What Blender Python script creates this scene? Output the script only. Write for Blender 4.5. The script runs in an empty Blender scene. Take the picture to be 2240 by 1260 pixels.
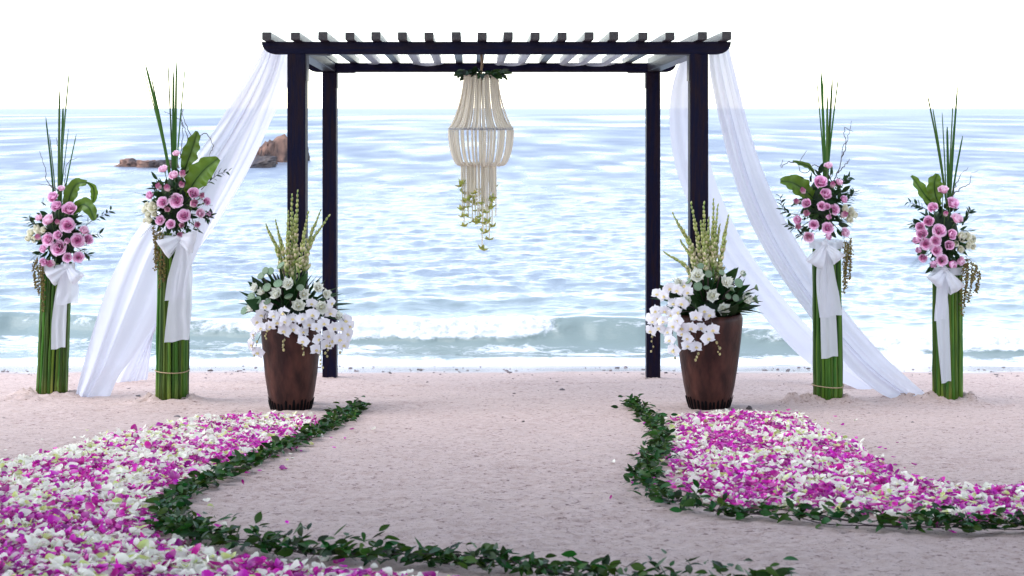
import bpy, math, random
import numpy as np
from mathutils import Vector, Matrix, Quaternion
random.seed(7)
rng = np.random.default_rng(7)
S = bpy.context.scene
COL = S.collection
R = math.radians

# ---------------------------------------------------------------- camera
F = 3031.0            # focal length in photo pixels (photo 2240 x 1260)
ZC = 2.717            # eye height above the sea
A0, B0 = 0.991, 0.118  # sand lies A0 + B0*y below the eye
cam_d = bpy.data.cameras.new('camera')
cam = bpy.data.objects.new('camera', cam_d)
COL.objects.link(cam)
cam.location = (0, 0, ZC)
cam.rotation_euler = (R(90), 0, 0)
cam_d.sensor_width = 36
cam_d.lens = F / 2240 * 36
cam_d.shift_y = -393 / 2240
cam_d.clip_start = 0.05
cam_d.clip_end = 60000
cam_d.dof.use_dof = True
cam_d.dof.focus_distance = 10.3
cam_d.dof.aperture_fstop = 6.3
S.camera = cam

# ---------------------------------------------------------------- world, sun, exposure
SUN_EL, SUN_AZ = R(54), R(-110)      # azimuth measured from +Y (out to sea) towards +X
w = bpy.data.worlds.new('World')
S.world = w
w.use_nodes = True
nt = w.node_tree
bg = nt.nodes['Background']
sky = nt.nodes.new('ShaderNodeTexSky')
sky.sky_type = 'NISHITA'
sky.sun_disc = False
sky.sun_elevation = SUN_EL
sky.sun_rotation = SUN_AZ
sky.air_density = 1.0
sky.dust_density = 0.1
sky.ozone_density = 1.0
hs = nt.nodes.new('ShaderNodeHueSaturation')
hs.inputs['Saturation'].default_value = 0.62
nt.links.new(sky.outputs[0], hs.inputs['Color'])
nt.links.new(hs.outputs[0], bg.inputs['Color'])
bg.inputs['Strength'].default_value = 0.15
sun_d = bpy.data.lights.new('sun', 'SUN')
sun_d.energy = 1.0
sun_d.angle = R(60)
sun_d.color = (1.0, 0.95, 0.9)
sun = bpy.data.objects.new('sun', sun_d)
COL.objects.link(sun)
sd = Vector((math.sin(SUN_AZ) * math.cos(SUN_EL), math.cos(SUN_AZ) * math.cos(SUN_EL), math.sin(SUN_EL)))
sun.rotation_euler = sd.to_track_quat('Z', 'Y').to_euler()
sun.location = sd * 50
vs = S.view_settings
vs.view_transform = 'Standard'
vs.look = 'None'
vs.gamma = 1.0
vs.exposure = 1.7
vs.use_curve_mapping = False
S.render.resolution_x, S.render.resolution_y = 1024, 576

# ---------------------------------------------------------------- geometry helpers
def hash2(ix, iy, seed):
    h = (ix.astype(np.int64) * 374761393 + iy.astype(np.int64) * 668265263 + seed * 1442695041) & 0xFFFFFFFF
    h = ((h ^ (h >> 13)) * 1274126177) & 0xFFFFFFFF
    h = h ^ (h >> 16)
    return (h & 0xFFFFFF) / float(0xFFFFFF)

def n2(x, y, seed=0):
    x = np.asarray(x, float); y = np.asarray(y, float)
    ix, iy = np.floor(x), np.floor(y)
    fx, fy = x - ix, y - iy
    fx = fx * fx * fx * (fx * (fx * 6 - 15) + 10); fy = fy * fy * fy * (fy * (fy * 6 - 15) + 10)
    a = hash2(ix, iy, seed); b = hash2(ix + 1, iy, seed)
    c = hash2(ix, iy + 1, seed); d = hash2(ix + 1, iy + 1, seed)
    return (a + (b - a) * fx + (c - a) * fy + (a - b - c + d) * fx * fy) * 2 - 1

def fbm(x, y, seed=0, octv=4, gain=0.5):
    s, amp = 0, 1.0
    for o in range(octv):
        s = s + amp * n2(np.asarray(x) * 2 ** o, np.asarray(y) * 2 ** o, seed + o * 17)
        amp *= gain
    return s

def W(px, py, D):
    return Vector(((px - 1120) / F * D, D, ZC - (py - 237) / F * D))

def GD(py):
    return A0 / ((py - 237) / F - B0)

def GP(px, py):
    D = GD(py)
    p = W(px, py, D)
    p.z = float(sandz(p.x, p.y))
    return p

MOUNDS = []      # x, y, height, radius

def sand_base(y):
    y = np.asarray(y, float)
    yy = np.where(y < 2.0, 2.0 - 2.5 * np.tanh((2.0 - y) / 2.5), y)     # levels off behind the camera
    return ZC - A0 - B0 * yy

def sandz(x, y):
    x = np.asarray(x, float); y = np.asarray(y, float)
    z = sand_base(y)
    dry = np.clip((14.0 - y) / 1.5, 0.08, 1)
    z = z + dry * (0.010 * n2(x * 0.9, y * 0.9, 3) + 0.006 * n2(x * 3.1 + 5, y * 3.1, 4))
    for mx, my, mh, mr in MOUNDS:
        d = np.hypot((x - mx), (y - my)) / mr
        m = mh * np.exp(-d * d * 1.6)
        z = z + m * (1 + 0.55 * n2(x * 18, y * 18, 9) + 0.45 * n2(x * 42, y * 42, 10))
    return z

def quads_grid(nu, nv):
    """faces of a (nu x nv) vertex grid, index = i*nv + j"""
    i, j = np.meshgrid(np.arange(nu - 1), np.arange(nv - 1), indexing='ij')
    a = (i * nv + j).ravel()
    return np.stack([a, a + nv, a + nv + 1, a + 1], 1)

def mesh_np(name, V, Fq, mats, smooth=True, mi=None, attrs=None):
    V = np.ascontiguousarray(V, np.float32); Fq = np.ascontiguousarray(Fq, np.int32)
    me = bpy.data.meshes.new(name)
    k = Fq.shape[1]; n = len(Fq)
    me.vertices.add(len(V)); me.vertices.foreach_set('co', V.ravel())
    me.loops.add(n * k); me.loops.foreach_set('vertex_index', Fq.ravel())
    me.polygons.add(n)
    me.polygons.foreach_set('loop_start', np.arange(n, dtype=np.int32) * k)
    me.polygons.foreach_set('loop_total', np.full(n, k, np.int32))
    for m in mats: me.materials.append(m)
    if mi is not None: me.polygons.foreach_set('material_index', np.asarray(mi, np.int32))
    me.update(calc_edges=True)
    me.polygons.foreach_set('use_smooth', np.full(n, smooth))
    if attrs:
        for an, arr in attrs.items():
            at = me.attributes.new(an, 'FLOAT', 'POINT')
            at.data.foreach_set('value', np.ascontiguousarray(arr, np.float32))
    me.update()
    return me

class MB:
    """collects quad patches into one mesh"""
    def __init__(s):
        s.v = []; s.f = []; s.m = []; s.a = []; s.n = 0
    def add(s, V, Fq, m=0, a=None):
        V = np.asarray(V, float).reshape(-1, 3); Fq = np.asarray(Fq, int)
        if Fq.shape[1] == 3: Fq = np.concatenate([Fq, Fq[:, 2:3]], 1)
        s.v.append(V); s.f.append(Fq + s.n); s.m.append(np.full(len(Fq), m)); s.n += len(V)
        s.a.append(np.zeros(len(V)) if a is None else np.asarray(a, float).ravel())
        return s
    def arrays(s):
        return np.concatenate(s.v), np.concatenate(s.f), np.concatenate(s.m), np.concatenate(s.a)
    def mesh(s, name, mats, smooth=True, off=None):
        V, Fq, M, A = s.arrays()
        if off is not None: V = V - np.asarray(off)
        tri = Fq[:, 2] == Fq[:, 3]
        if tri.any():
            me = bpy.data.meshes.new(name)
            me.from_pydata(V.tolist(), [], [list(f[:3]) if t else list(f) for f, t in zip(Fq.tolist(), tri)])
            for m in mats: me.materials.append(m)
            me.polygons.foreach_set('material_index', np.asarray(M, np.int32))
            me.polygons.foreach_set('use_smooth', np.full(len(Fq), smooth))
            at = me.attributes.new('tip', 'FLOAT', 'POINT'); at.data.foreach_set('value', A.astype(np.float32))
            me.update()
            return me
        return mesh_np(name, V, Fq, mats, smooth, M, {'tip': A})

def box(mb, x0, x1, y0, y1, z0, z1, m=0):
    V = [(x, y, z) for x in (x0, x1) for y in (y0, y1) for z in (z0, z1)]
    mb.add(V, [(0, 1, 3, 2), (4, 6, 7, 5), (0, 4, 5, 1), (2, 3, 7, 6), (0, 2, 6, 4), (1, 5, 7, 3)], m)
    return mb

def frames(P):
    P = np.asarray(P, float)
    T = np.gradient(P, axis=0); T /= np.linalg.norm(T, axis=1, keepdims=True) + 1e-12
    ref = np.array([0, 1, 0.0]) if abs(T[0][1]) < 0.8 else np.array([1.0, 0, 0])
    N = np.zeros_like(P)
    n = ref - T[0] * ref.dot(T[0]); n /= np.linalg.norm(n)
    for i in range(len(P)):
        n = n - T[i] * n.dot(T[i]); n /= np.linalg.norm(n) + 1e-12
        N[i] = n
    return T, N, np.cross(T, N)

def tube(mb, P, rad, sides=6, m=0, cap=True, a=None):
    P = np.asarray(P, float); n = len(P)
    rad = np.broadcast_to(np.asarray(rad, float), (n,))
    T, N, B = frames(P)
    th = np.arange(sides) / sides * 2 * np.pi
    V = P[:, None] + rad[:, None, None] * (np.cos(th)[None, :, None] * N[:, None] + np.sin(th)[None, :, None] * B[:, None])
    i, j = np.meshgrid(np.arange(n - 1), np.arange(sides), indexing='ij')
    q = np.stack([i * sides + j, i * sides + (j + 1) % sides, (i + 1) * sides + (j + 1) % sides, (i + 1) * sides + j], -1).reshape(-1, 4)
    V = V.reshape(-1, 3)
    av = None if a is None else np.repeat(np.asarray(a, float), sides)
    if cap:
        c0, c1 = len(V), len(V) + 1
        V = np.concatenate([V, P[:1], P[-1:]])
        j = np.arange(sides)
        t0 = np.stack([np.full(sides, c0), (j + 1) % sides, j, j], 1)
        e = (n - 1) * sides
        t1 = np.stack([np.full(sides, c1), e + j, e + (j + 1) % sides, e + (j + 1) % sides], 1)
        q = np.concatenate([q, t0, t1])
        if av is not None: av = np.concatenate([av, [a[0], a[-1]]])
    mb.add(V, q, m, av)
    return mb

def lathe(mb, prof, seg=48, m=0, centre=(0, 0, 0)):
    prof = np.asarray(prof, float); n = len(prof)
    th = np.arange(seg) / seg * 2 * np.pi
    V = np.stack([prof[:, 0, None] * np.cos(th), prof[:, 0, None] * np.sin(th), np.repeat(prof[:, 1, None], seg, 1)], -1).reshape(-1, 3)
    i, j = np.meshgrid(np.arange(n - 1), np.arange(seg), indexing='ij')
    q = np.stack([i * seg + j, i * seg + (j + 1) % seg, (i + 1) * seg + (j + 1) % seg, (i + 1) * seg + j], -1).reshape(-1, 4)
    mb.add(V + np.asarray(centre), q, m)
    return mb

def spline(P, n):
    P = np.asarray([tuple(p) for p in P], float)
    if len(P) == 2:
        t = np.linspace(0, 1, n)[:, None]; return P[0] * (1 - t) + P[1] * t
    Q = np.concatenate([[2 * P[0] - P[1]], P, [2 * P[-1] - P[-2]]])
    t = np.linspace(0, len(P) - 1 - 1e-9, n)
    i = t.astype(int); u = (t - i)[:, None]
    p0, p1, p2, p3 = Q[i], Q[i + 1], Q[i + 2], Q[i + 3]
    return 0.5 * (2 * p1 + (p2 - p0) * u + (2 * p0 - 5 * p1 + 4 * p2 - p3) * u ** 2 + (3 * p1 - p0 - 3 * p2 + p3) * u ** 3)

def resample(P, n):
    P = spline(P, max(60, n * 6))
    d = np.concatenate([[0], np.cumsum(np.linalg.norm(np.diff(P, axis=0), axis=1))])
    t = np.linspace(0, d[-1], n)
    return np.stack([np.interp(t, d, P[:, k]) for k in range(3)], 1)

# ---------------------------------------------------------------- object helpers
def link(name, me, parent=None, M=None):
    o = bpy.data.objects.new(name, me)
    COL.objects.link(o)
    if parent is not None: o.parent = parent
    if M is not None: o.matrix_basis = M
    return o

def tag(o, label=None, cat=None, group=None, kind=None):
    if label: o['label'] = label
    if cat: o['category'] = cat
    if group: o['group'] = group
    if kind: o['kind'] = kind
    return o

def thing(name, base, label, cat, group=None):
    o = bpy.data.objects.new(name, None)
    o.empty_display_size = 0.1
    COL.objects.link(o)
    o.location = base
    return tag(o, label, cat, group)

def part(t, name, me, M=None):
    """child with a world matrix M; parent empties are only translated"""
    return link(name, me, t, Matrix.Translation(-Vector(t.location)) @ (M if M is not None else Matrix()))

def wpart(t, name, mb, mats, smooth=True):
    """child whose patches were given in world coordinates"""
    return link(name, mb.mesh(name, mats, smooth, off=t.location), t)

def orient(pos, axis, scale=1.0, roll=None, up='Z'):
    q = Vector(axis).to_track_quat(up, 'Y' if up != 'Y' else 'Z')
    if roll is None: roll = random.uniform(0, 6.283)
    q = q @ Quaternion(Vector((0, 0, 1)) if up == 'Z' else Vector((0, 1, 0)), roll)
    sc = scale if isinstance(scale, (tuple, list)) else (scale,) * 3
    return Matrix.LocRotScale(Vector(pos), q, Vector(sc))

# ---------------------------------------------------------------- materials
def mat(name, col, rough=0.6, spec=0.5, trans=0.0, sub=None, vary=0.0, tipcol=None, tip_lo=0.0, tip_hi=1.0,
        bump=0.0, bump_scale=80.0, hue=0.0, coat=0.0, noise_col=None, noise_scale=8.0, noise_lo=0.4, noise_hi=0.65, stretch=None):
    m = bpy.data.materials.new(name)
    m.use_nodes = True
    n, l = m.node_tree.nodes, m.node_tree.links
    b = n['Principled BSDF']
    out = n['Material Output']
    b.inputs['Roughness'].default_value = rough
    b.inputs['Specular IOR Level'].default_value = spec
    b.inputs['Coat Weight'].default_value = coat
    rgb = n.new('ShaderNodeRGB'); rgb.outputs[0].default_value = (*col, 1)
    c = rgb.outputs[0]
    tc = n.new('ShaderNodeTexCoord').outputs['Object']
    if stretch:
        mp = n.new('ShaderNodeMapping'); mp.inputs['Scale'].default_value = stretch
        l.new(tc, mp.inputs['Vector']); tcs = mp.outputs[0]
    else: tcs = tc
    if noise_col:
        nz = n.new('ShaderNodeTexNoise'); nz.inputs['Scale'].default_value = noise_scale; nz.inputs['Detail'].default_value = 6
        l.new(tcs, nz.inputs['Vector'])
        mr = n.new('ShaderNodeMapRange'); mr.inputs[1].default_value = noise_lo; mr.inputs[2].default_value = noise_hi
        l.new(nz.outputs[0], mr.inputs[0])
        mx = n.new('ShaderNodeMix'); mx.data_type = 'RGBA'
        l.new(mr.outputs[0], mx.inputs[0]); l.new(c, mx.inputs[6]); mx.inputs[7].default_value = (*noise_col, 1)
        c = mx.outputs[2]
    if tipcol:
        at = n.new('ShaderNodeAttribute'); at.attribute_name = 'tip'
        mr = n.new('ShaderNodeMapRange'); mr.inputs[1].default_value = tip_lo; mr.inputs[2].default_value = tip_hi
        l.new(at.outputs['Fac'], mr.inputs[0])
        mx = n.new('ShaderNodeMix'); mx.data_type = 'RGBA'
        l.new(mr.outputs[0], mx.inputs[0]); l.new(c, mx.inputs[6]); mx.inputs[7].default_value = (*tipcol, 1)
        c = mx.outputs[2]
    if vary or hue:
        g = n.new('ShaderNodeNewGeometry'); oi = n.new('ShaderNodeObjectInfo')
        ad = n.new('ShaderNodeMath'); ad.operation = 'ADD'
        l.new(g.outputs['Random Per Island'], ad.inputs[0]); l.new(oi.outputs['Random'], ad.inputs[1])
        fr = n.new('ShaderNodeMath'); fr.operation = 'FRACT'; l.new(ad.outputs[0], fr.inputs[0])
        hv = n.new('ShaderNodeHueSaturation')
        mv = n.new('ShaderNodeMapRange'); mv.inputs[3].default_value = 1 - vary; mv.inputs[4].default_value = 1 + vary
        l.new(fr.outputs[0], mv.inputs[0]); l.new(mv.outputs[0], hv.inputs['Value'])
        if hue:
            m3 = n.new('ShaderNodeMath'); m3.operation = 'MULTIPLY'; m3.inputs[1].default_value = 7.31; l.new(fr.outputs[0], m3.inputs[0])
            f3 = n.new('ShaderNodeMath'); f3.operation = 'FRACT'; l.new(m3.outputs[0], f3.inputs[0])
            mh = n.new('ShaderNodeMapRange'); mh.inputs[3].default_value = 0.5 - hue; mh.inputs[4].default_value = 0.5 + hue
            l.new(f3.outputs[0], mh.inputs[0]); l.new(mh.outputs[0], hv.inputs['Hue'])
        l.new(c, hv.inputs['Color']); c = hv.outputs[0]
    l.new(c, b.inputs['Base Color'])
    if bump:
        bn = n.new('ShaderNodeTexNoise'); bn.inputs['Scale'].default_value = bump_scale; bn.inputs['Detail'].default_value = 4
        l.new(tcs, bn.inputs['Vector'])
        bp = n.new('ShaderNodeBump'); bp.inputs['Strength'].default_value = bump; bp.inputs['Distance'].default_value = 0.01
        l.new(bn.outputs[0], bp.inputs['Height']); l.new(bp.outputs[0], b.inputs['Normal'])
    if trans:
        t = n.new('ShaderNodeBsdfTranslucent'); l.new(c, t.inputs['Color'])
        ms = n.new('ShaderNodeMixShader'); ms.inputs[0].default_value = trans
        l.new(b.outputs[0], ms.inputs[1]); l.new(t.outputs[0], ms.inputs[2]); l.new(ms.outputs[0], out.inputs['Surface'])
    return m

def fabric(name, alpha, col=(0.86, 0.86, 0.9), tl=0.33):
    m = bpy.data.materials.new(name); m.use_nodes = True
    n, l = m.node_tree.nodes, m.node_tree.links
    n.remove(n['Principled BSDF'])
    d = n.new('ShaderNodeBsdfDiffuse'); d.inputs[0].default_value = (*col, 1)
    t = n.new('ShaderNodeBsdfTranslucent'); t.inputs[0].default_value = (*col, 1)
    tr = n.new('ShaderNodeBsdfTransparent')
    m1 = n.new('ShaderNodeMixShader'); m1.inputs[0].default_value = tl
    l.new(d.outputs[0], m1.inputs[1]); l.new(t.outputs[0], m1.inputs[2])
    # finer weave looks denser when seen edge-on
    lw = n.new('ShaderNodeTexNoise'); lw.inputs['Scale'].default_value = 6; lw.inputs['Detail'].default_value = 3
    mr = n.new('ShaderNodeMapRange'); mr.inputs[3].default_value = alpha - 0.06; mr.inputs[4].default_value = min(1, alpha + 0.06)
    l.new(lw.outputs[0], mr.inputs[0])
    m2 = n.new('ShaderNodeMixShader'); l.new(mr.outputs[0], m2.inputs[0])
    l.new(tr.outputs[0], m2.inputs[1]); l.new(m1.outputs[0], m2.inputs[2]); l.new(m2.outputs[0], n['Material Output'].inputs['Surface'])
    return m

M = {}
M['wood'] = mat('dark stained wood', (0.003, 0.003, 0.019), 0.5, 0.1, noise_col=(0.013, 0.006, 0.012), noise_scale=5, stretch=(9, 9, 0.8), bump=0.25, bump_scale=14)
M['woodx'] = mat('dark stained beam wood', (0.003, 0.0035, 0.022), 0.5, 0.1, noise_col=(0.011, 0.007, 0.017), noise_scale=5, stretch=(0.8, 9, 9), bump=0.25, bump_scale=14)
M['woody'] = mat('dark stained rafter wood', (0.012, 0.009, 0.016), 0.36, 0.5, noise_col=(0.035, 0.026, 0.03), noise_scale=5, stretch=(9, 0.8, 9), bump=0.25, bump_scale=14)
M['steel'] = mat('dark bracket steel', (0.02, 0.018, 0.03), 0.4)
M['sheer'] = fabric('white sheer voile', 0.965, (0.82, 0.82, 0.90))
M['roof_sheer'] = fabric('thin white roof voile', 0.36, (0.86, 0.86, 0.92), tl=0.5)
M['organza'] = fabric('white organza ribbon', 0.84, (0.80, 0.80, 0.85))
M['bead'] = mat('cream blossom beads', (0.92, 0.87, 0.78), 0.7, 0.1, trans=0.45, vary=0.1, bump=0.3, bump_scale=300)
M['wire'] = mat('grey wire', (0.3, 0.3, 0.34), 0.35)
M['rope'] = mat('jute rope', (0.32, 0.22, 0.14), 0.9, bump=0.8, bump_scale=120)
M['leaf'] = mat('dark green leaf', (0.016, 0.048, 0.012), 0.5, 0.25, trans=0.15, vary=0.55, hue=0.03)
M['garland_leaf'] = mat('glossy garland leaf', (0.022, 0.066, 0.008), 0.45, 0.2, trans=0.2, vary=0.7, hue=0.05)
M['fern_leaf'] = mat('large fern leaf', (0.11, 0.20, 0.018), 0.38, 0.45, trans=0.25, tipcol=(0.06, 0.13, 0.015), vary=0.25)
M['blade'] = mat('green reed blade', (0.035, 0.10, 0.012), 0.5, 0.3, trans=0.12, vary=0.35, hue=0.02)
M['stalk'] = mat('green reed stalk', (0.065, 0.135, 0.011), 0.5, 0.25, vary=0.55, hue=0.03, tipcol=(0.20, 0.24, 0.05), tip_lo=0.55, tip_hi=1.0, noise_col=(0.035, 0.09, 0.012), noise_scale=6, stretch=(9, 9, 0.7))
M['rose'] = mat('pink rose petal', (0.72, 0.16, 0.46), 0.6, 0.15, trans=0.2, vary=0.14, tipcol=(0.97, 0.68, 0.87), tip_lo=0.4, tip_hi=0.9)
M['rose_bud'] = mat('pale rose with deep pink rim', (0.88, 0.72, 0.74), 0.6, 0.15, trans=0.25, vary=0.12, tipcol=(0.46, 0.06, 0.24), tip_lo=0.45, tip_hi=1.0)
M['rose_pale'] = mat('pale pink rose petal', (0.84, 0.36, 0.58), 0.6, 0.15, trans=0.2, vary=0.10, tipcol=(0.97, 0.76, 0.88), tip_lo=0.35, tip_hi=0.9)
M['rose_white'] = mat('cream white rose petal', (0.86, 0.83, 0.55), 0.6, 0.15, trans=0.25, vary=0.08, tipcol=(0.88, 0.86, 0.76), tip_lo=0.2, tip_hi=0.9)
M['sepal'] = mat('rose sepal', (0.06, 0.12, 0.03), 0.5)
M['pet_m'] = mat('magenta petal', (0.56, 0.025, 0.36), 0.6, 0.12, trans=0.28, vary=0.45, hue=0.025, tipcol=(0.80, 0.32, 0.64), tip_lo=0.4, tip_hi=1.2)
M['pet_w'] = mat('white petal', (0.92, 0.89, 0.77), 0.6, 0.12, trans=0.3, vary=0.10, hue=0.01)
M['pet_g'] = mat('yellow green petal', (0.64, 0.70, 0.24), 0.6, 0.15, trans=0.25, vary=0.2, hue=0.015, tipcol=(0.82, 0.83, 0.62), tip_lo=0.3, tip_hi=1.0)
M['orchid'] = mat('white orchid petal', (0.86, 0.83, 0.86), 0.5, 0.3, trans=0.25, vary=0.05, tipcol=(0.80, 0.70, 0.78), tip_lo=0.6, tip_hi=1.6)
M['lip'] = mat('orchid lip', (0.75, 0.62, 0.30), 0.5, 0.3, vary=0.2)
M['orchid_bud'] = mat('orchid bud', (0.42, 0.36, 0.16), 0.5, vary=0.3)
M['lotus'] = mat('white lotus petal', (0.86, 0.86, 0.78), 0.5, 0.3, trans=0.22, vary=0.06, tipcol=(0.74, 0.78, 0.48), tip_lo=0.8, tip_hi=1.6)
M['lotus_core'] = mat('lotus stamens', (0.72, 0.66, 0.25), 0.6, vary=0.2, bump=0.8, bump_scale=400)
M['pod'] = mat('lotus pod', (0.11, 0.17, 0.085), 0.55, vary=0.35, hue=0.02)
M['pod_face'] = mat('lotus pod face', (0.17, 0.25, 0.15), 0.6, vary=0.3, hue=0.02)
M['seed'] = mat('lotus seed', (0.06, 0.09, 0.05), 0.5)
M['tube_stem'] = mat('tuberose stem', (0.10, 0.19, 0.04), 0.5, vary=0.2)
M['tube_bud'] = mat('tuberose bud', (0.33, 0.41, 0.10), 0.6, 0.2, trans=0.2, vary=0.2, hue=0.02, tipcol=(0.74, 0.64, 0.42), tip_lo=0.3, tip_hi=1.0)
M['twig'] = mat('dark twig', (0.05, 0.03, 0.03), 0.7)
M['amaranth'] = mat('hanging amaranth', (0.16, 0.12, 0.03), 0.8, vary=0.5, hue=0.03)
M['wisp'] = mat('asparagus fern', (0.06, 0.10, 0.06), 0.6, vary=0.3)
M['foam_ball'] = mat('floral foam', (0.012, 0.028, 0.012), 0.9)
M['pot'] = mat('brown glazed pot', (0.026, 0.008, 0.007), 0.5, 0.22, noise_col=(0.084, 0.029, 0.021), noise_scale=4, noise_lo=0.40, noise_hi=0.70, stretch=(3.2, 3.2, 1.3), bump=0.35, bump_scale=18, coat=0.05)
M['pot_dark'] = mat('black drip glaze', (0.003, 0.002, 0.003), 0.6, 0.1)
M['soil'] = mat('soil', (0.02, 0.014, 0.01), 0.9)
M['rock'] = mat('brown sea rock', (0.27, 0.155, 0.115), 0.85, 0.2, noise_col=(0.06, 0.046, 0.046), noise_scale=1.6, noise_lo=0.42, noise_hi=0.62, bump=0.9, bump_scale=5, stretch=(1, 1, 0.6))
M['rock_dark'] = mat('dark wet sea rock', (0.045, 0.04, 0.048), 0.6, 0.3, noise_col=(0.10, 0.075, 0.065), noise_scale=2, bump=0.9, bump_scale=6)
M['pebble'] = mat('pebble', (0.14, 0.11, 0.11), 0.6, vary=0.6, hue=0.04)
M['seed_flower'] = mat('green orchid flower', (0.42, 0.46, 0.10), 0.5, trans=0.2, vary=0.3, hue=0.03, tipcol=(0.58, 0.48, 0.26), tip_lo=0.5, tip_hi=1.4)
M['twine'] = mat('twine', (0.42, 0.30, 0.18), 0.9)

def sand_material():
    m = bpy.data.materials.new('beach sand'); m.use_nodes = True
    n, l = m.node_tree.nodes, m.node_tree.links
    b = n['Principled BSDF']
    tc = n.new('ShaderNodeTexCoord').outputs['Object']
    def noise(scale, detail=4, vec=tc, rough=0.6):
        z = n.new('ShaderNodeTexNoise'); z.inputs['Scale'].default_value = scale; z.inputs['Detail'].default_value = detail
        z.inputs['Roughness'].default_value = rough
        l.new(vec, z.inputs['Vector']); return z.outputs[0]
    def ramp(x, a, c, lo=0.0, hi=1.0):
        r = n.new('ShaderNodeMapRange'); r.inputs[1].default_value = a; r.inputs[2].default_value = c
        r.inputs[3].default_value = lo; r.inputs[4].default_value = hi; l.new(x, r.inputs[0]); return r.outputs[0]
    def mix(f, a, c):
        x = n.new('ShaderNodeMix'); x.data_type = 'RGBA'; l.new(f, x.inputs[0])
        for k, v in ((6, a), (7, c)):
            if isinstance(v, tuple): x.inputs[k].default_value = (*v, 1)
            else: l.new(v, x.inputs[k])
        return x.outputs[2]
    mp = n.new('ShaderNodeMapping'); mp.inputs['Scale'].default_value = (0.65, 1.0, 1.0); l.new(tc, mp.inputs['Vector'])
    c = mix(ramp(noise(1.3), 0.35, 0.65), (0.54, 0.405, 0.35), (0.47, 0.34, 0.295))
    c = mix(ramp(noise(26, 5), 0.40, 0.62), c, (0.59, 0.455, 0.41))
    c = mix(ramp(noise(52, 4, mp.outputs[0]), 0.575, 0.67), c, (0.20, 0.125, 0.11))      # coarse dark grains
    c = mix(ramp(noise(170, 2), 0.62, 0.72), c, (0.12, 0.085, 0.09))
    c = mix(ramp(noise(230, 2), 0.62, 0.75), c, (0.68, 0.58, 0.55))
    sx = n.new('ShaderNodeSeparateXYZ'); l.new(tc, sx.inputs[0])
    wob = n.new('ShaderNodeMath'); wob.operation = 'MULTIPLY_ADD'; wob.inputs[1].default_value = 0.9; l.new(noise(0.9), wob.inputs[0]); l.new(sx.outputs[1], wob.inputs[2])
    wet = ramp(wob.outputs[0], 13.95, 14.3)
    c = mix(wet, c, (0.34, 0.28, 0.27))
    l.new(c, b.inputs['Base Color'])
    l.new(ramp(wet, 0, 1, 0.92, 0.16), b.inputs['Roughness'])
    l.new(ramp(wet, 0, 1, 0.25, 0.6), b.inputs['Specular IOR Level'])
    h1 = n.new('ShaderNodeMath'); h1.operation = 'MULTIPLY_ADD'; h1.inputs[1].default_value = 0.55
    l.new(noise(85, 5, mp.outputs[0], 0.8), h1.inputs[0]); l.new(noise(16, 4, mp.outputs[0]), h1.inputs[2])
    bp = n.new('ShaderNodeBump'); bp.inputs['Distance'].default_value = 0.028
    fy = n.new('ShaderNodeMath'); fy.operation = 'MULTIPLY'; l.new(ramp(wet, 0, 1, 0.7, 0.05), fy.inputs[0]); l.new(ramp(sx.outputs[1], 5.0, 11.0, 1.0, 0.2), fy.inputs[1])
    l.new(fy.outputs[0], bp.inputs['Strength']); l.new(h1.outputs[0], bp.inputs['Height'])
    l.new(bp.outputs[0], b.inputs['Normal'])
    return m
M['sand'] = sand_material()

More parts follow.
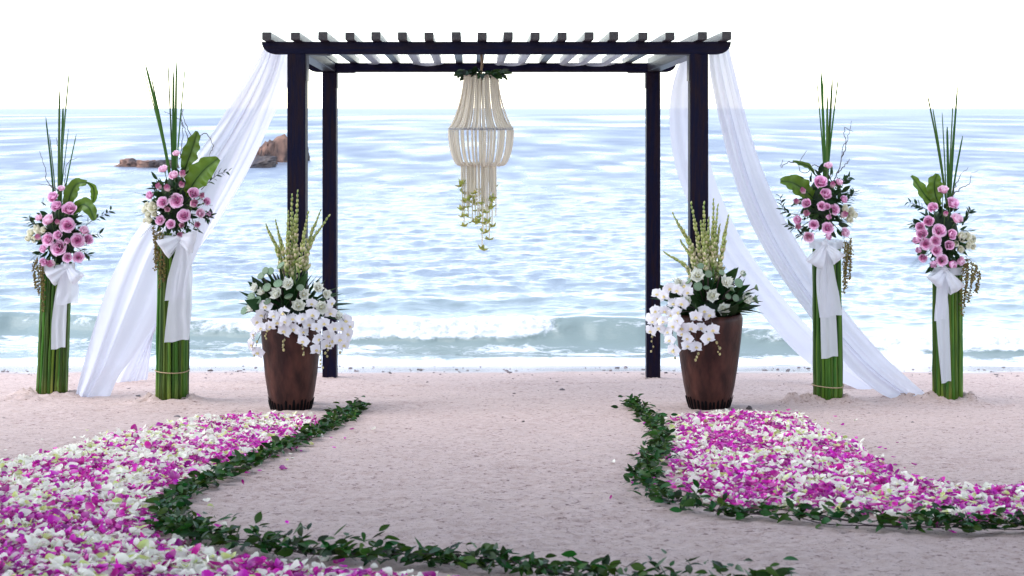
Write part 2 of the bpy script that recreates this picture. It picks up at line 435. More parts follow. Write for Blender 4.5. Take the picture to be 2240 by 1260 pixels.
def sea_material():
    m = bpy.data.materials.new('sea water'); m.use_nodes = True
    n, l = m.node_tree.nodes, m.node_tree.links
    b = n['Principled BSDF']
    tc = n.new('ShaderNodeTexCoord').outputs['Object']
    def attr(a):
        x = n.new('ShaderNodeAttribute'); x.attribute_name = a; return x.outputs['Fac']
    def ramp(x, a, c, lo=0.0, hi=1.0):
        r = n.new('ShaderNodeMapRange'); r.inputs[1].default_value = a; r.inputs[2].default_value = c
        r.inputs[3].default_value = lo; r.inputs[4].default_value = hi; l.new(x, r.inputs[0]); return r.outputs[0]
    def mix(f, a, c):
        x = n.new('ShaderNodeMix'); x.data_type = 'RGBA'; l.new(f, x.inputs[0])
        for k, v in ((6, a), (7, c)):
            if isinstance(v, tuple): x.inputs[k].default_value = (*v, 1)
            else: l.new(v, x.inputs[k])
        return x.outputs[2]
    def math_(op, a, c):
        x = n.new('ShaderNodeMath'); x.operation = op
        for k, v in ((0, a), (1, c)):
            if isinstance(v, (int, float)): x.inputs[k].default_value = v
            else: l.new(v, x.inputs[k])
        return x.outputs[0]
    mp = n.new('ShaderNodeMapping'); mp.inputs['Scale'].default_value = (0.55, 1.0, 1.0); l.new(tc, mp.inputs['Vector'])
    water = mix(attr('deep'), (0.21, 0.265, 0.255), (0.185, 0.222, 0.285))
    # lacy foam: noise against the foam attribute
    lace = n.new('ShaderNodeTexNoise'); lace.inputs['Scale'].default_value = 7; lace.inputs['Detail'].default_value = 9; lace.inputs['Roughness'].default_value = 0.78
    lace.inputs['Distortion'].default_value = 0.8
    l.new(mp.outputs[0], lace.inputs['Vector'])
    f = math_('SUBTRACT', attr('foam'), lace.outputs[0])
    f = ramp(f, -0.05, 0.16)
    c = mix(f, water, (0.80, 0.82, 0.86))
    l.new(c, b.inputs['Base Color'])
    rg = n.new('ShaderNodeMix'); l.new(f, rg.inputs[0]); l.new(attr('far'), rg.inputs[2]); rg.inputs[3].default_value = 0.75
    l.new(rg.outputs[0], b.inputs['Roughness'])
    b.inputs['IOR'].default_value = 1.33
    n1 = n.new('ShaderNodeTexNoise'); n1.inputs['Scale'].default_value = 5.0; n1.inputs['Detail'].default_value = 7; n1.inputs['Roughness'].default_value = 0.6
    l.new(mp.outputs[0], n1.inputs['Vector'])
    bp = n.new('ShaderNodeBump'); bp.inputs['Distance'].default_value = 0.16
    l.new(ramp(attr('deep'), 0, 1, 0.12, 0.5), bp.inputs['Strength'])
    l.new(n1.outputs[0], bp.inputs['Height']); l.new(bp.outputs[0], b.inputs['Normal'])
    return m
M['sea'] = sea_material()

# ---------------------------------------------------------------- where the big things stand
DF, DB = 10.38, 12.88                     # front and rear post rows
XFL, XFR = -1.606, 1.394
XBL, XBR = -1.691, 1.309
COLS = [  # base px, base py, top px, top py, half width px
    (113, 868, 125, 578, 34), (376, 881, 381, 512, 35), (1811, 885, 1808, 540, 32.5), (2073, 881, 2072, 578, 32.5)]
COLD = [GD(c[1] - 3) for c in COLS]
DPOT = 10.03
for (bx, by, *_), D in zip(COLS, COLD):
    p = W(bx, by, D)
    MOUNDS.append((p.x, p.y + 0.05, 0.05, 0.27)); MOUNDS.append((p.x - 0.2, p.y - 0.05, 0.03, 0.13)); MOUNDS.append((p.x + 0.17, p.y - 0.08, 0.025, 0.12))
MOUNDS.append((W(1735, 890, 10.4).x, 10.3, 0.05, 0.16))
MOUNDS.append((W(50, 890, 10.8).x, 10.75, 0.03, 0.25))
MOUNDS.append((W(1960, 870, 10.7).x, 10.75, 0.035, 0.2))
for sx in (XFL, XFR): MOUNDS.append((sx, DF, 0.02, 0.2))
for sx in (XBL, XBR): MOUNDS.append((sx, DB, 0.02, 0.16))

# ---------------------------------------------------------------- beach
def build_beach():
    core = np.arange(-5.2, 5.2001, 0.022)
    tail = 5.2 + np.cumsum(0.03 * 1.16 ** np.arange(56))
    xs = np.concatenate([-tail[::-1], core, tail])
    ya = np.arange(3.6, 7.5, 0.018); yb = np.arange(7.5, 14.9, 0.026)
    yn = 3.6 - np.cumsum(0.03 * 1.16 ** np.arange(40)); yf = 14.9 + np.cumsum(0.04 * 1.22 ** np.arange(30))
    ys = np.concatenate([yn[::-1], ya, yb, yf])
    X, Y = np.meshgrid(xs, ys, indexing='ij')
    Z = sandz(X, Y)
    near = (np.abs(X) < 5.6) & (Y > 3.2) & (Y < 15)
    dry = np.clip((13.6 - Y) / 0.8, 0, 1) * near
    rough = 0.5 + 0.5 * n2(X * 0.7, Y * 0.7, 21)
    Z = Z + dry * (0.0045 * n2(X * 9, Y * 14, 31) + 0.004 * rough * n2(X * 21, Y * 26, 32))
    patch = np.clip(n2(X * 1.1 + 3, Y * 2.0, 36) + 0.35 + 0.4 * n2(X * 3.5, Y * 5, 37), 0, 1.2)
    clods = patch * (np.clip(n2(X * 13 + n2(X * 3, Y * 3, 38), Y * 19, 33) - 0.45, 0, 1) + 0.6 * np.clip(n2(X * 26, Y * 31, 39) - 0.4, 0, 1))
    nf = np.clip((9.5 - Y) / 4, 0, 1)
    Z = Z - dry * 0.016 * np.clip(n2(X * 3.6 + 0.6 * n2(X * 2, Y * 2, 46), Y * 4.4, 45) - 0.42, 0, 1) * (0.5 + patch)      # trampled hollows
    Z = Z + dry * (0.012 + 0.010 * nf) * clods * (0.4 + rough)
    Z = Z + dry * nf * 0.005 * n2(X * 30, Y * 34, 35)
    rk = n2(X * 1.3, Y * 17 + 1.5 * n2(X * 0.8, Y * 0.8, 41), 42)         # rake strokes across the aisle
    Z = Z + dry * 0.006 * rk * (0.4 + 0.6 * np.clip(n2(X * 0.5 + 7, Y * 0.5, 44) + 0.5, 0, 1))
    V = np.stack([X, Y, Z], -1).reshape(-1, 3)
    me = mesh_np('beach', V, quads_grid(len(xs), len(ys)), [M['sand']])
    o = link('beach', me)
    tag(o, 'pale pink beige raked sand sloping down to the sea', None, None, 'structure')
build_beach()

# ---------------------------------------------------------------- sea
def sstep(a, b, x):
    t = np.clip((x - a) / (b - a), 0, 1); return t * t * (3 - 2 * t)

def build_sea():
    ud = np.linspace(-0.62, 0.62, 760)
    ut = 0.62 + np.cumsum(0.004 * 1.25 ** np.arange(20))
    us = np.concatenate([-ut[::-1], ud, ut])
    y0 = np.arange(13.9, 18.2, 0.0155)
    q = np.arange(ZC * F / 18.2 - 1.05, 4, -1.05)
    y1 = ZC * F / q
    y2 = y1[-1] * 1.5 ** np.arange(1, 8)
    ys = np.concatenate([y0, y1, y2])
    dys = np.gradient(ys)
    U, Y = np.meshgrid(us, ys, indexing='ij')
    DY = np.broadcast_to(dys, Y.shape)
    X = U * Y
    # wind chop
    r = np.random.default_rng(11)
    Z = np.zeros_like(X)
    fade_shore = sstep(15.8, 19.5, Y)
    warp = 0.6 * n2(X * 0.12, Y * 0.12, 51)
    for k in range(64):
        lam = 0.22 * (9.0 ** (k / 63.0))
        th = r.normal(0, 0.85)
        amp = 0.0080 * lam ** 0.68 * r.uniform(0.6, 1.3)
        kx, ky = 2 * np.pi / lam * math.sin(th), -2 * np.pi / lam * math.cos(th)
        ph = r.uniform(0, 6.28)
        w_ = np.clip((lam / np.maximum(2.2 * DY * abs(math.cos(th)), 1e-6)) - 0.6, 0, 1)
        mod = 0.55 + 0.75 * n2(X / (lam * 5) + k * 3.7, Y / (lam * 5) - k, 60 + k)
        s = np.sin(kx * X + ky * Y + ph + warp * 2)
        Z += amp * w_ * mod * ((0.5 + 0.5 * s) ** 2.4 - 0.35)
    Z *= (0.18 + 0.82 * fade_shore)
    # the breaking wave
    px = U * F + 1120
    cx = [-900, 0, 250, 500, 750, 1000, 1150, 1280, 1450, 1650, 1900, 2240, 3200]
    cy = [16.9, 16.8, 16.5, 16.35, 16.15, 16.05, 16.1, 16.05, 15.95, 15.8, 15.55, 15.5, 15.4]
    ca = [0.24, 0.26, 0.23, 0.24, 0.28, 0.27, 0.32, 0.31, 0.28, 0.22, 0.15, 0.14, 0.14]
    xw = [(c - 1120) / F * 16.2 for c in cx]
    yc = np.interp(X, xw, cy) + 0.05 * n2(X * 1.4, X * 0 + 3, 71) + 0.02 * n2(X * 5, X * 0 + 3, 72)
    am = np.interp(X, xw, ca) * (1 + 0.08 * n2(X * 2.2, X * 0 + 9, 73))
    d = Y - yc
    front = np.exp(-(np.minimum(d, 0) / 0.30) ** 2)
    back = np.exp(-(np.maximum(d, 0) / 0.75) ** 2)
    Hw = am * np.where(d < 0, front, back)
    # trough in front and small secondary ridges
    Hw += 0.05 * np.exp(-((Y - (yc - 1.0 + 0.12 * n2(X * 0.9, X * 0, 74))) / 0.13) ** 2) * (0.5 + 0.5 * n2(X * 0.8, X * 0 + 2, 75))
    Hw += 0.09 * np.exp(-((Y - (19.3 + 0.5 * n2(X * 0.35, X * 0, 76))) / 0.45) ** 2) * (0.5 + 0.5 * n2(X * 0.4, X * 0 + 5, 77))
    Z += Hw
    # foam amounts
    brk = np.interp(X, xw, [0.35, 0.30, 0.42, 0.6, 1.0, 1.0, 0.85, 0.18, 0.22, 0.5, 0.95, 1.0, 1.0])
    face = np.exp(-((d + 0.16) / 0.20) ** 2)
    crest = np.exp(-(d / 0.07) ** 2)
    foam = brk * face * 0.95 + (0.25 + 0.3 * brk) * crest * (0.7 + 0.5 * n2(X * 3, Y * 3, 78))
    shoreline = 14.58 + 0.24 * n2(X * 0.55, X * 0 + 1, 80) + 0.09 * n2(X * 1.9, X * 0 + 1, 81) + 0.03 * n2(X * 6, X * 0, 86)
    wash = sstep(0.0, 0.03, Y - shoreline) * (1 - sstep(0.25, 0.9, Y - shoreline))
    foam = np.maximum(foam, wash * (0.78 + 0.1 * n2(X * 2, Y * 5, 82)))
    mid = sstep(0.3, 0.7, Y - shoreline) * (1 - sstep(-0.5, -0.2, d))
    foam = np.maximum(foam, mid * (0.50 + 0.13 * n2(X * 1.1, Y * 4, 83)))
    foam = np.maximum(foam, 0.36 * np.exp(-((d - 0.5) / 0.5) ** 2))
    foam = np.maximum(foam, (0.40 + 0.10 * n2(X * 6, Y * 2, 91)) * np.exp(-((d + 0.12) / 0.22) ** 2))
    foam *= (Y < 18)
    # tumbling lumps
    lump = np.abs(n2(X * 9, (Y + Z) * 11, 84)) * 0.05 + np.abs(n2(X * 21, (Y + Z) * 24, 85)) * 0.028 + np.abs(n2(X * 45, (Y + Z) * 45, 88)) * 0.02
    tumble = np.clip(brk * np.exp(-((d + 0.14) / 0.19) ** 2) * 1.25 - 0.3, 0, 1)
    Z += tumble * lump
    Yd = Y - tumble * (lump * 1.3)
    # swash sheet thins out onto the sand
    edge = sstep(-0.25, 0.35, Y - shoreline)
    sz = sand_base(Y)
    Z = np.where(Y - shoreline < 0.35, (sz - 0.012) * (1 - edge) + np.maximum(Z * 0.4, sz + 0.012) * edge, Z)
    far = 0.06 + 0.30 * sstep(math.log(17), math.log(85), np.log(np.maximum(Y, 1)))      # waves too small for the mesh
    streak = np.zeros_like(X)
    for k, lm in enumerate((0.35, 0.6, 1.0, 1.7, 3.0, 5.0, 8.5, 15, 26, 45, 80, 140)):
        wk = np.clip(lm / np.maximum(2.2 * DY, 1e-6) - 0.7, 0, 1) * np.clip(2.2 - lm / np.maximum(2.2 * DY, 1e-6) * 0.3, 0.04, 1)
        streak += wk * n2(X / (0.55 * lm ** 0.75) + k * 5.3, Y / lm + 0.4 * n2(X / (lm * 3), Y / (lm * 2), 140 + k), 130 + k)
    far = np.clip(far * (1 + 0.34 * streak * sstep(20, 45, Y)), 0.05, 0.6)
    deep = sstep(16.0, 24.0, Y) * 0.85 + 0.15 * sstep(24, 60, Y)
    V = np.stack([X, Yd, Z], -1).reshape(-1, 3)
    me = mesh_np('sea', V, quads_grid(len(us), len(ys)), [M['sea']], True, None, {'foam': foam.ravel(), 'deep': deep.ravel(), 'far': far.ravel()})
    tag(link('sea', me), 'bright rippled sea with a small wave breaking on the shore', None, None, 'structure')
build_sea()

# ---------------------------------------------------------------- sea rocks
def ico(sub):
    import bmesh
    bm = bmesh.new(); bmesh.ops.create_icosphere(bm, subdivisions=sub, radius=1)
    V = np.array([v.co[:] for v in bm.verts]); Fc = np.array([[v.index for v in f.verts] for f in bm.faces])
    bm.free(); return V, Fc
ICO4, ICO2, ICO1 = ico(4), ico(2), ico(1)

def n3(P, s, seed):
    return (n2(P[:, 0] * s + P[:, 2] * s * 0.7, P[:, 1] * s - P[:, 2] * s * 0.6, seed) + n2(P[:, 2] * s + 3, P[:, 0] * s - P[:, 1] * s * 0.5, seed + 5)) * 0.5

def boulder(seed, blocky=0.6):
    V, Fc = ICO4
    r = np.random.default_rng(seed)
    P = V.copy()
    # chop with planes for flat fractured faces
    for k in range(14):
        nrm = r.normal(size=3); nrm[2] *= 0.45; nrm /= np.linalg.norm(nrm)
        c = r.uniform(0.55, 0.85)
        e = np.clip(P @ nrm - c, 0, None)
        P -= nrm * e[:, None] * 0.95
    P *= (1 + 0.24 * n3(V, 2.3, seed) + 0.18 * np.abs(n3(V, 5, seed + 1)) + 0.10 * n3(V, 11, seed + 2))[:, None]
    cl = np.exp(-(n2(V[:, 0] * 3.4 + seed, V[:, 2] * 0.4, seed + 3) / 0.09) ** 2)      # vertical clefts
    P *= (1 - 0.2 * cl)[:, None]
    return P, Fc

rocks = [  # px centre, top py, half-width px, base py, dark?, label
    (287, 351, 40, 365, 0, 'flat low brown rock at the open end of the low reef in the sea'),
    (330, 352, 30, 367, 0, 'lumpy pale brown rock in the middle of the low reef in the sea'),
    (367, 354, 28, 367, 1, 'small dark rock of the low reef, next to the tall reeds'),
    (527, 331, 20, 362, 1, 'dark pointed rock beside the white drape, edge of the tall outcrop'),
    (552, 322, 24, 362, 0, 'rounded brown boulder in the tall rock outcrop out at sea'),
    (580, 311, 24, 360, 0, 'tallest cleft brown boulder of the rock outcrop out at sea'),
    (626, 310, 38, 355, 0, 'broad flat topped brown boulder next to the dark pergola post'),
    (566, 346, 40, 367, 1, 'low dark wet boulder at the foot of the rock outcrop'),
    (668, 328, 12, 352, 1, 'small dark boulder showing between the two pergola posts'),
]
for i, (px, ty, hw, by, dk, lab) in enumerate(rocks):
    D = ZC * F / (by - 237)
    s = D / F
    P, Fc = boulder(100 + i)
    h = (by - ty) * s
    sc = np.array([hw * s * 1.32, hw * s * 0.8, h * 1.2])
    me = mesh_np('sea_rock', P * sc, Fc, [M['rock_dark' if dk else 'rock']], False)
    o = link('sea_rock', me)
    o.location = W(px, 237, D + hw * s * 0.4); o.location.z = 0.02
    tag(o, lab, 'rock', 'rocks in the sea')

# ---------------------------------------------------------------- pergola
ZFB, ZFT = ZC + 0.404, ZC + 0.497          # front beam bottom / top
ZBB, ZBT = ZC + 0.336, ZC + 0.421          # rear beam
perg = thing('pergola', (-0.15, DF, float(sandz(-0.15, DF))), 'dark stained timber pergola with an open rafter roof', 'pergola')

def bevel_mod(o, wd=0.006):
    b = o.modifiers.new('bevel', 'BEVEL'); b.width = wd; b.segments = 2; b.limit_method = 'ANGLE'
    return o

def beam(x0, x1, y, zb, zt, th, name):
    """beam with quarter-round lower ends, extruded along y"""
    h = zt - zb; pts = [(x0, zt), (x1, zt)]
    rr = h * 0.95
    for k in range(9):
        a = k / 8 * math.pi / 2
        pts.append((x1 - rr * 1.15 + rr * 1.15 * math.cos(a), zb + rr - rr * math.sin(a)))
    for k in range(9):
        a = k / 8 * math.pi / 2
        pts.append((x0 + rr * 1.15 - rr * 1.15 * math.sin(a), zb + rr - rr * math.cos(a)))
    n = len(pts)
    V = [(x, y - th / 2, z) for x, z in pts] + [(x, y + th / 2, z) for x, z in pts]
    off = perg.location
    me = bpy.data.meshes.new(name)
    me.from_pydata([(a - off.x, b - off.y, c - off.z) for a, b, c in V], [],
                   [list(range(n)), list(range(2 * n - 1, n - 1, -1))] + [[i, i + n, (i + 1) % n + n, (i + 1) % n] for i in range(n)])
    me.materials.append(M['woodx'])
    return bevel_mod(link(name, me, perg))

for (px, D, zt, wd) in ((XFL, DF, ZFB, 0.136), (XFR, DF, ZFB, 0.136), (XBL, DB, ZBB, 0.128), (XBR, DB, ZBB, 0.128)):
    mb = MB(); box(mb, px - wd / 2, px + wd / 2, D - wd / 2, D + wd / 2, float(sandz(px, D)) - 0.25, zt + 0.002)
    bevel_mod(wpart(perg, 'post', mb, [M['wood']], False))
    s = 1 if px < 0 else -1
    ph = 0.2 if D == DF else 0.15
    mb = MB()
    xa = px + s * (wd / 2 - 0.001); xb = px + s * (wd / 2 + 0.009)
    box(mb, min(xa, xb), max(xa, xb), D - wd * 0.42, D + wd * 0.42, zt - ph, zt - 0.001)
    xc = px + s * (wd / 2 + 0.17)
    box(mb, min(xb, xc), max(xb, xc), D - wd * 0.42, D + wd * 0.42, zt - 0.009, zt + 0.001)
    wpart(perg, 'corner_bracket', mb, [M['steel']], False)
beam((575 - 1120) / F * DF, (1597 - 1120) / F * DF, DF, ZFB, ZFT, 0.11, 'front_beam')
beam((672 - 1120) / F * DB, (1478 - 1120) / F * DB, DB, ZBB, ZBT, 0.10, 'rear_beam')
for xa, xb in ((XFL, XBL), (XFR, XBR)):                               # side beams between the posts
    V = []
    for (x, y, zb, zt) in ((xa, DF + 0.055, ZFB, ZFT), (xb, DB - 0.05, ZBB + 0.001, ZBT)):
        V += [(x - 0.055, y, zb + 0.003), (x + 0.055, y, zb + 0.003), (x + 0.055, y, zt - 0.006), (x - 0.055, y, zt - 0.006)]
    mb = MB(); mb.add(V, [(0, 1, 2, 3), (7, 6, 5, 4), (0, 4, 5, 1), (1, 5, 6, 2), (2, 6, 7, 3), (3, 7, 4, 0)])
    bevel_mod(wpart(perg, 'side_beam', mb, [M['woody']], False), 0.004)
RAFT = [583, 646, 706, 765, 822, 880, 938, 998, 1055, 1112, 1171, 1230, 1289, 1343, 1407, 1466, 1537, 1590]
raft_x = []
for k, px in enumerate(RAFT):
    D0 = 10.13; xf = (px - 1120) / F * D0
    xr = XBL + (xf + 0.003 - XFL) * (XBR - XBL) / (XFR - XFL)
    sl = (ZBT - ZFT) / (DB - DF)
    D1 = DB + 0.16
    x1 = xf + (xr - xf) * (D1 - D0) / (DB - D0)
    z0 = ZFT + sl * (D0 - DF) - 0.004; z1 = ZFT + sl * (D1 - DF) - 0.004
    hw, h = 0.034, 0.058 + random.uniform(-0.003, 0.004)
    raft_x.append((xf, xr))
    V = []
    for x, y, z in ((xf, D0, z0), (x1, D1, z1)):
        V += [(x - hw, y, z), (x + hw, y, z), (x + hw, y, z + h), (x - hw, y, z + h)]
    mb = MB(); mb.add(V, [(0, 1, 2, 3), (7, 6, 5, 4), (0, 4, 5, 1), (1, 5, 6, 2), (2, 6, 7, 3), (3, 7, 4, 0)])
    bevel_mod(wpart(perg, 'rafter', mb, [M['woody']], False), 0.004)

# ---------------------------------------------------------------- drapes
def sheet(edges, nt_=110, ns_=60, pleat=0.014, npl=9, seed=0, order=None):
    """cloth interpolated across a row of edge curves; t runs down the cloth"""
    E = np.stack([resample(e, nt_) for e in edges])           # k, t, 3
    k = len(E)
    s = np.linspace(0, k - 1 - 1e-9, ns_)
    i = s.astype(int); u = (s - i)[:, None, None]
    u = u * u * (3 - 2 * u) * 0.35 + u * 0.65
    P = E[i] * (1 - u) + E[i + 1] * u                         # s, t, 3
    sg = np.linspace(0, 1, ns_)[:, None]; tg = np.linspace(0, 1, nt_)[None]
    ph = 2 * np.pi * npl * (sg + 0.06 * n2(sg * 3, tg * 2.2, seed)) + 1.2 * n2(tg * 2 + sg * 0, sg * 0, seed + 1)
    a = pleat * (0.55 + 0.45 * n2(sg * 4, tg * 3, seed + 2)) * (1.0 + 0.3 * tg)
    P[..., 1] += a * np.sin(ph) + 0.22 * a * np.sin(2.3 * ph + 1)
    P[..., 0] += 0.35 * a * np.cos(ph * 1.3)
    return P.reshape(-1, 3), quads_grid(ns_, nt_)

def drape(name, edges, label, mname='sheer', **kw):
    V, Fq = sheet(edges, **kw)
    base = Vector(V[len(V) // 2 - 1]); base = Vector(V[np.argmin(V[:, 2])])
    me = mesh_np(name, V - np.array(base), Fq, [M[mname]])
    o = link(name, me); o.location = base
    return tag(o, label, 'drape', 'white sheer drapes on the pergola')

def E(*pts):
    return [W(*p) for p in pts]

# hanging from the left end of the roof, pulled out to the sand
drape('drape', [
    E((583, 96, 10.45), (553, 150, 10.5), (508, 218, 10.6), (470, 278, 10.68), (425, 345, 10.75), (362, 428, 10.85), (297, 506, 10.95), (255, 578, 11.0), (227, 640, 11.02), (196, 742, 11.03), (163, 869, 11.0)),
    E((596, 98, 10.6), (578, 150, 10.62), (535, 240, 10.66), (480, 335, 10.72), (405, 440, 10.8), (338, 535, 10.88), (288, 650, 10.95), (245, 750, 11.0), (215, 820, 11.02), (188, 868, 11.0)),
    E((618, 100, 10.75), (604, 160, 10.75), (578, 222, 10.75), (521, 332, 10.8), (472, 444, 10.88), (414, 588, 10.95), (345, 697, 11.05), (292, 778, 11.08), (258, 825, 11.1), (240, 866, 11.05)),
], 'white sheer drape slanting down behind the bouquet with two broad leaves', pleat=0.024, npl=3.2, seed=5)
drape('drape', [
    E((600, 110, 12.3), (575, 190, 12.35), (535, 300, 12.4), (470, 430, 12.45), (390, 560, 12.5), (330, 660, 12.5), (285, 760, 12.5), (250, 838, 12.4)),
    E((640, 112, 12.6), (615, 190, 12.6), (575, 290, 12.6), (510, 410, 12.6), (440, 530, 12.6), (380, 640, 12.6), (330, 740, 12.55), (288, 834, 12.5)),
    E((675, 115, 12.85), (640, 170, 12.85), (600, 250, 12.8), (545, 370, 12.75), (480, 480, 12.7), (410, 580, 12.7), (345, 690, 12.6), (322, 830, 12.55)),
], 'white sheer drape behind the other, its hem on the sand beside the tall reed column', pleat=0.018, npl=4, seed=9)
# right side
drape('drape', [
    E((1550, 98, 10.5), (1553, 160, 10.5), (1572, 260, 10.52), (1598, 370, 10.55), (1638, 480, 10.58), (1698, 590, 10.62), (1775, 700, 10.66), (1850, 798, 10.68), (1925, 862, 10.66), (1995, 883, 10.5)),
    E((1570, 97, 10.6), (1580, 160, 10.6), (1604, 270, 10.62), (1634, 385, 10.65), (1678, 495, 10.7), (1738, 600, 10.74), (1818, 710, 10.76), (1900, 800, 10.76), (1975, 858, 10.72), (2025, 882, 10.52)),
    E((1590, 96, 10.75), (1606, 160, 10.75), (1632, 260, 10.76), (1668, 365, 10.8), (1714, 470, 10.82), (1768, 565, 10.85), (1840, 668, 10.87), (1925, 768, 10.87), (1990, 830, 10.82), (2043, 876, 10.6)),
], 'white sheer drape swept over the sand to the column with drooping amaranth, its near layer', pleat=0.024, npl=3.4, seed=15)
drape('drape', [
    E((1500, 114, 12.5), (1478, 160, 12.5), (1464, 240, 12.45), (1474, 350, 12.4), (1508, 450, 12.35), (1560, 545, 12.3), (1625, 635, 12.2), (1705, 735, 12.1), (1785, 808, 11.9), (1880, 854, 11.65)),
    E((1516, 112, 12.65), (1502, 165, 12.6), (1498, 250, 12.6), (1512, 360, 12.5), (1545, 455, 12.45), (1595, 545, 12.4), (1660, 630, 12.3), (1740, 725, 12.2), (1820, 800, 12.0), (1905, 853, 11.7)),
    E((1540, 110, 12.8), (1530, 170, 12.75), (1535, 255, 12.7), (1556, 365, 12.6), (1588, 455, 12.55), (1635, 545, 12.5), (1695, 630, 12.4), (1765, 712, 12.3), (1845, 785, 12.1), (1922, 852, 11.75)),
], 'white sheer drape curving from the roof behind the post to the sand, its far layer', pleat=0.02, npl=2.4, seed=19)

def roof_cloth():
    n = len(raft_x)
    over = [1, 1, 1, 0, 1, 0, 0, 1, 1, 0, 0, 1, 0, 0, 0, 1, 1, 1]
    ys = np.linspace(DF + 0.12, DB - 0.12, 40)
    cols = []
    ns = 260
    sv = np.linspace(-0.02, n - 1 + 0.02, ns)
    f0 = np.array([a for a, b in raft_x]); f1 = np.array([b for a, b in raft_x])
    out = np.zeros((ns, len(ys), 3))
    idx = np.arange(n)
    for j, y in enumerate(ys):
        t = (y - 10.13) / (DB - 10.13)
        x = np.interp(sv, idx, f0 * (1 - t) + f1 * t)
        zb = ZFT + (ZBT - ZFT) * (y - DF) / (DB - DF)
        k = np.clip(np.floor(sv).astype(int), 0, n - 2); u = sv - k
        ov = np.array(over, float)
        us_ = np.clip((u - 0.08) / 0.84, 0, 1); us_ = us_ * us_ * (3 - 2 * us_)
        m = ov[k] * (1 - us_) + ov[k + 1] * us_
        sagf = 0.012 * np.sin(np.pi * u) * (ov[k] == ov[k + 1])
        z = zb + m * 0.071 + (1 - m) * (-0.022) - sagf - (1 - m) * 0.03 * math.sin(math.pi * t)
        z = z + 0.006 * n2(sv * 1.5, np.full(ns, y * 2.2), 90)
        out[:, j, 0] = x; out[:, j, 1] = y; out[:, j, 2] = z
    V = out.reshape(-1, 3); base = Vector((-0.15, 11.6, ZFT))
    me = mesh_np('roof_cloth', V - np.array(base), quads_grid(ns, len(ys)), [M['roof_sheer']])
    o = link('roof_cloth', me); o.location = base
    tag(o, 'white sheer cloth woven over and under the pergola rafters', 'drape')
roof_cloth()

# ---------------------------------------------------------------- shared plant meshes
def leaf_patch(L=1.0, Wd=0.42, nl=7, fold=0.25, bend=0.35, tip=1.0, wave=0.0):
    """pointed leaf along +Y, its face to +Z"""
    t = np.linspace(0, 1, nl)
    wv = Wd * 0.5 * np.sin(np.pi * t ** 0.85) ** 0.8 * (1 - 0.15 * t); wv[0] = 0.012; wv[-1] = 0.002
    V = []
    for k in range(nl):
        z0 = -bend * (t[k] ** 2) * 0.5
        for s in (-1, 0, 1):
            V.append((s * wv[k], L * t[k] * (1 - 0.08 * bend * t[k]), z0 + abs(s) * wv[k] * fold + wave * math.sin(t[k] * 14 + s) * abs(s)))
    return np.array(V), quads_grid(nl, 3)

def leaf_mesh(name, m, **kw):
    V, Fq = leaf_patch(**kw)
    return mesh_np(name, V, Fq, [M[m]], True, None, {'tip': np.abs(V[:, 0])})
LEAF = [leaf_mesh('leaf', 'leaf', bend=b, fold=f, Wd=w_) for b, f, w_ in ((0.3, 0.3, 0.44), (0.6, 0.2, 0.38), (-0.2, 0.35, 0.5))]
GLEAF_P = [leaf_patch(bend=b, fold=f, Wd=w_, nl=6) for b, f, w_ in ((0.35, 0.3, 0.44), (0.75, 0.25, 0.42), (-0.2, 0.4, 0.48), (0.1, 0.15, 0.5))]
GLEAF = [mesh_np('leaf', V, Fq, [M['garland_leaf']], True, None, {'tip': np.abs(V[:, 0])}) for V, Fq in GLEAF_P]
SWORD = [leaf_mesh('sword_leaf', 'leaf', Wd=0.14, bend=b, fold=0.5, nl=8) for b in (0.15, 0.5)]

def petal_cup(R_, H, phi0, w_, curl, nu=7, nv=6, closed=0.0, j=0.0):
    u = np.linspace(-1, 1, nu)[:, None]; v = np.linspace(0, 1, nv)[None]
    ph = phi0 + u * w_ * (0.35 + 0.65 * np.sin(np.pi * np.clip(v * 0.55 + 0.06, 0, 1)))
    r = R_ * (0.25 + 0.75 * np.sin(np.pi / 2 * v ** 0.75)) + curl * np.clip(v - 0.6, 0, 1) ** 2 * 2.2 - closed * np.clip(v - 0.5, 0, 1) ** 2 * R_ * 2.2
    r = r + 0.11 * R_ * u * (1 + j)
    z = H * v * (1 - 0.34 * u ** 2 * v) - curl * 0.55 * np.clip(v - 0.72, 0, 1) * (1 + 0.6 * np.abs(u))
    V = np.stack([r * np.cos(ph), r * np.sin(ph), z + 0 * u], -1).reshape(-1, 3)
    tip = (v + 0 * u).ravel() * 1.0
    return V, quads_grid(nu, nv), tip

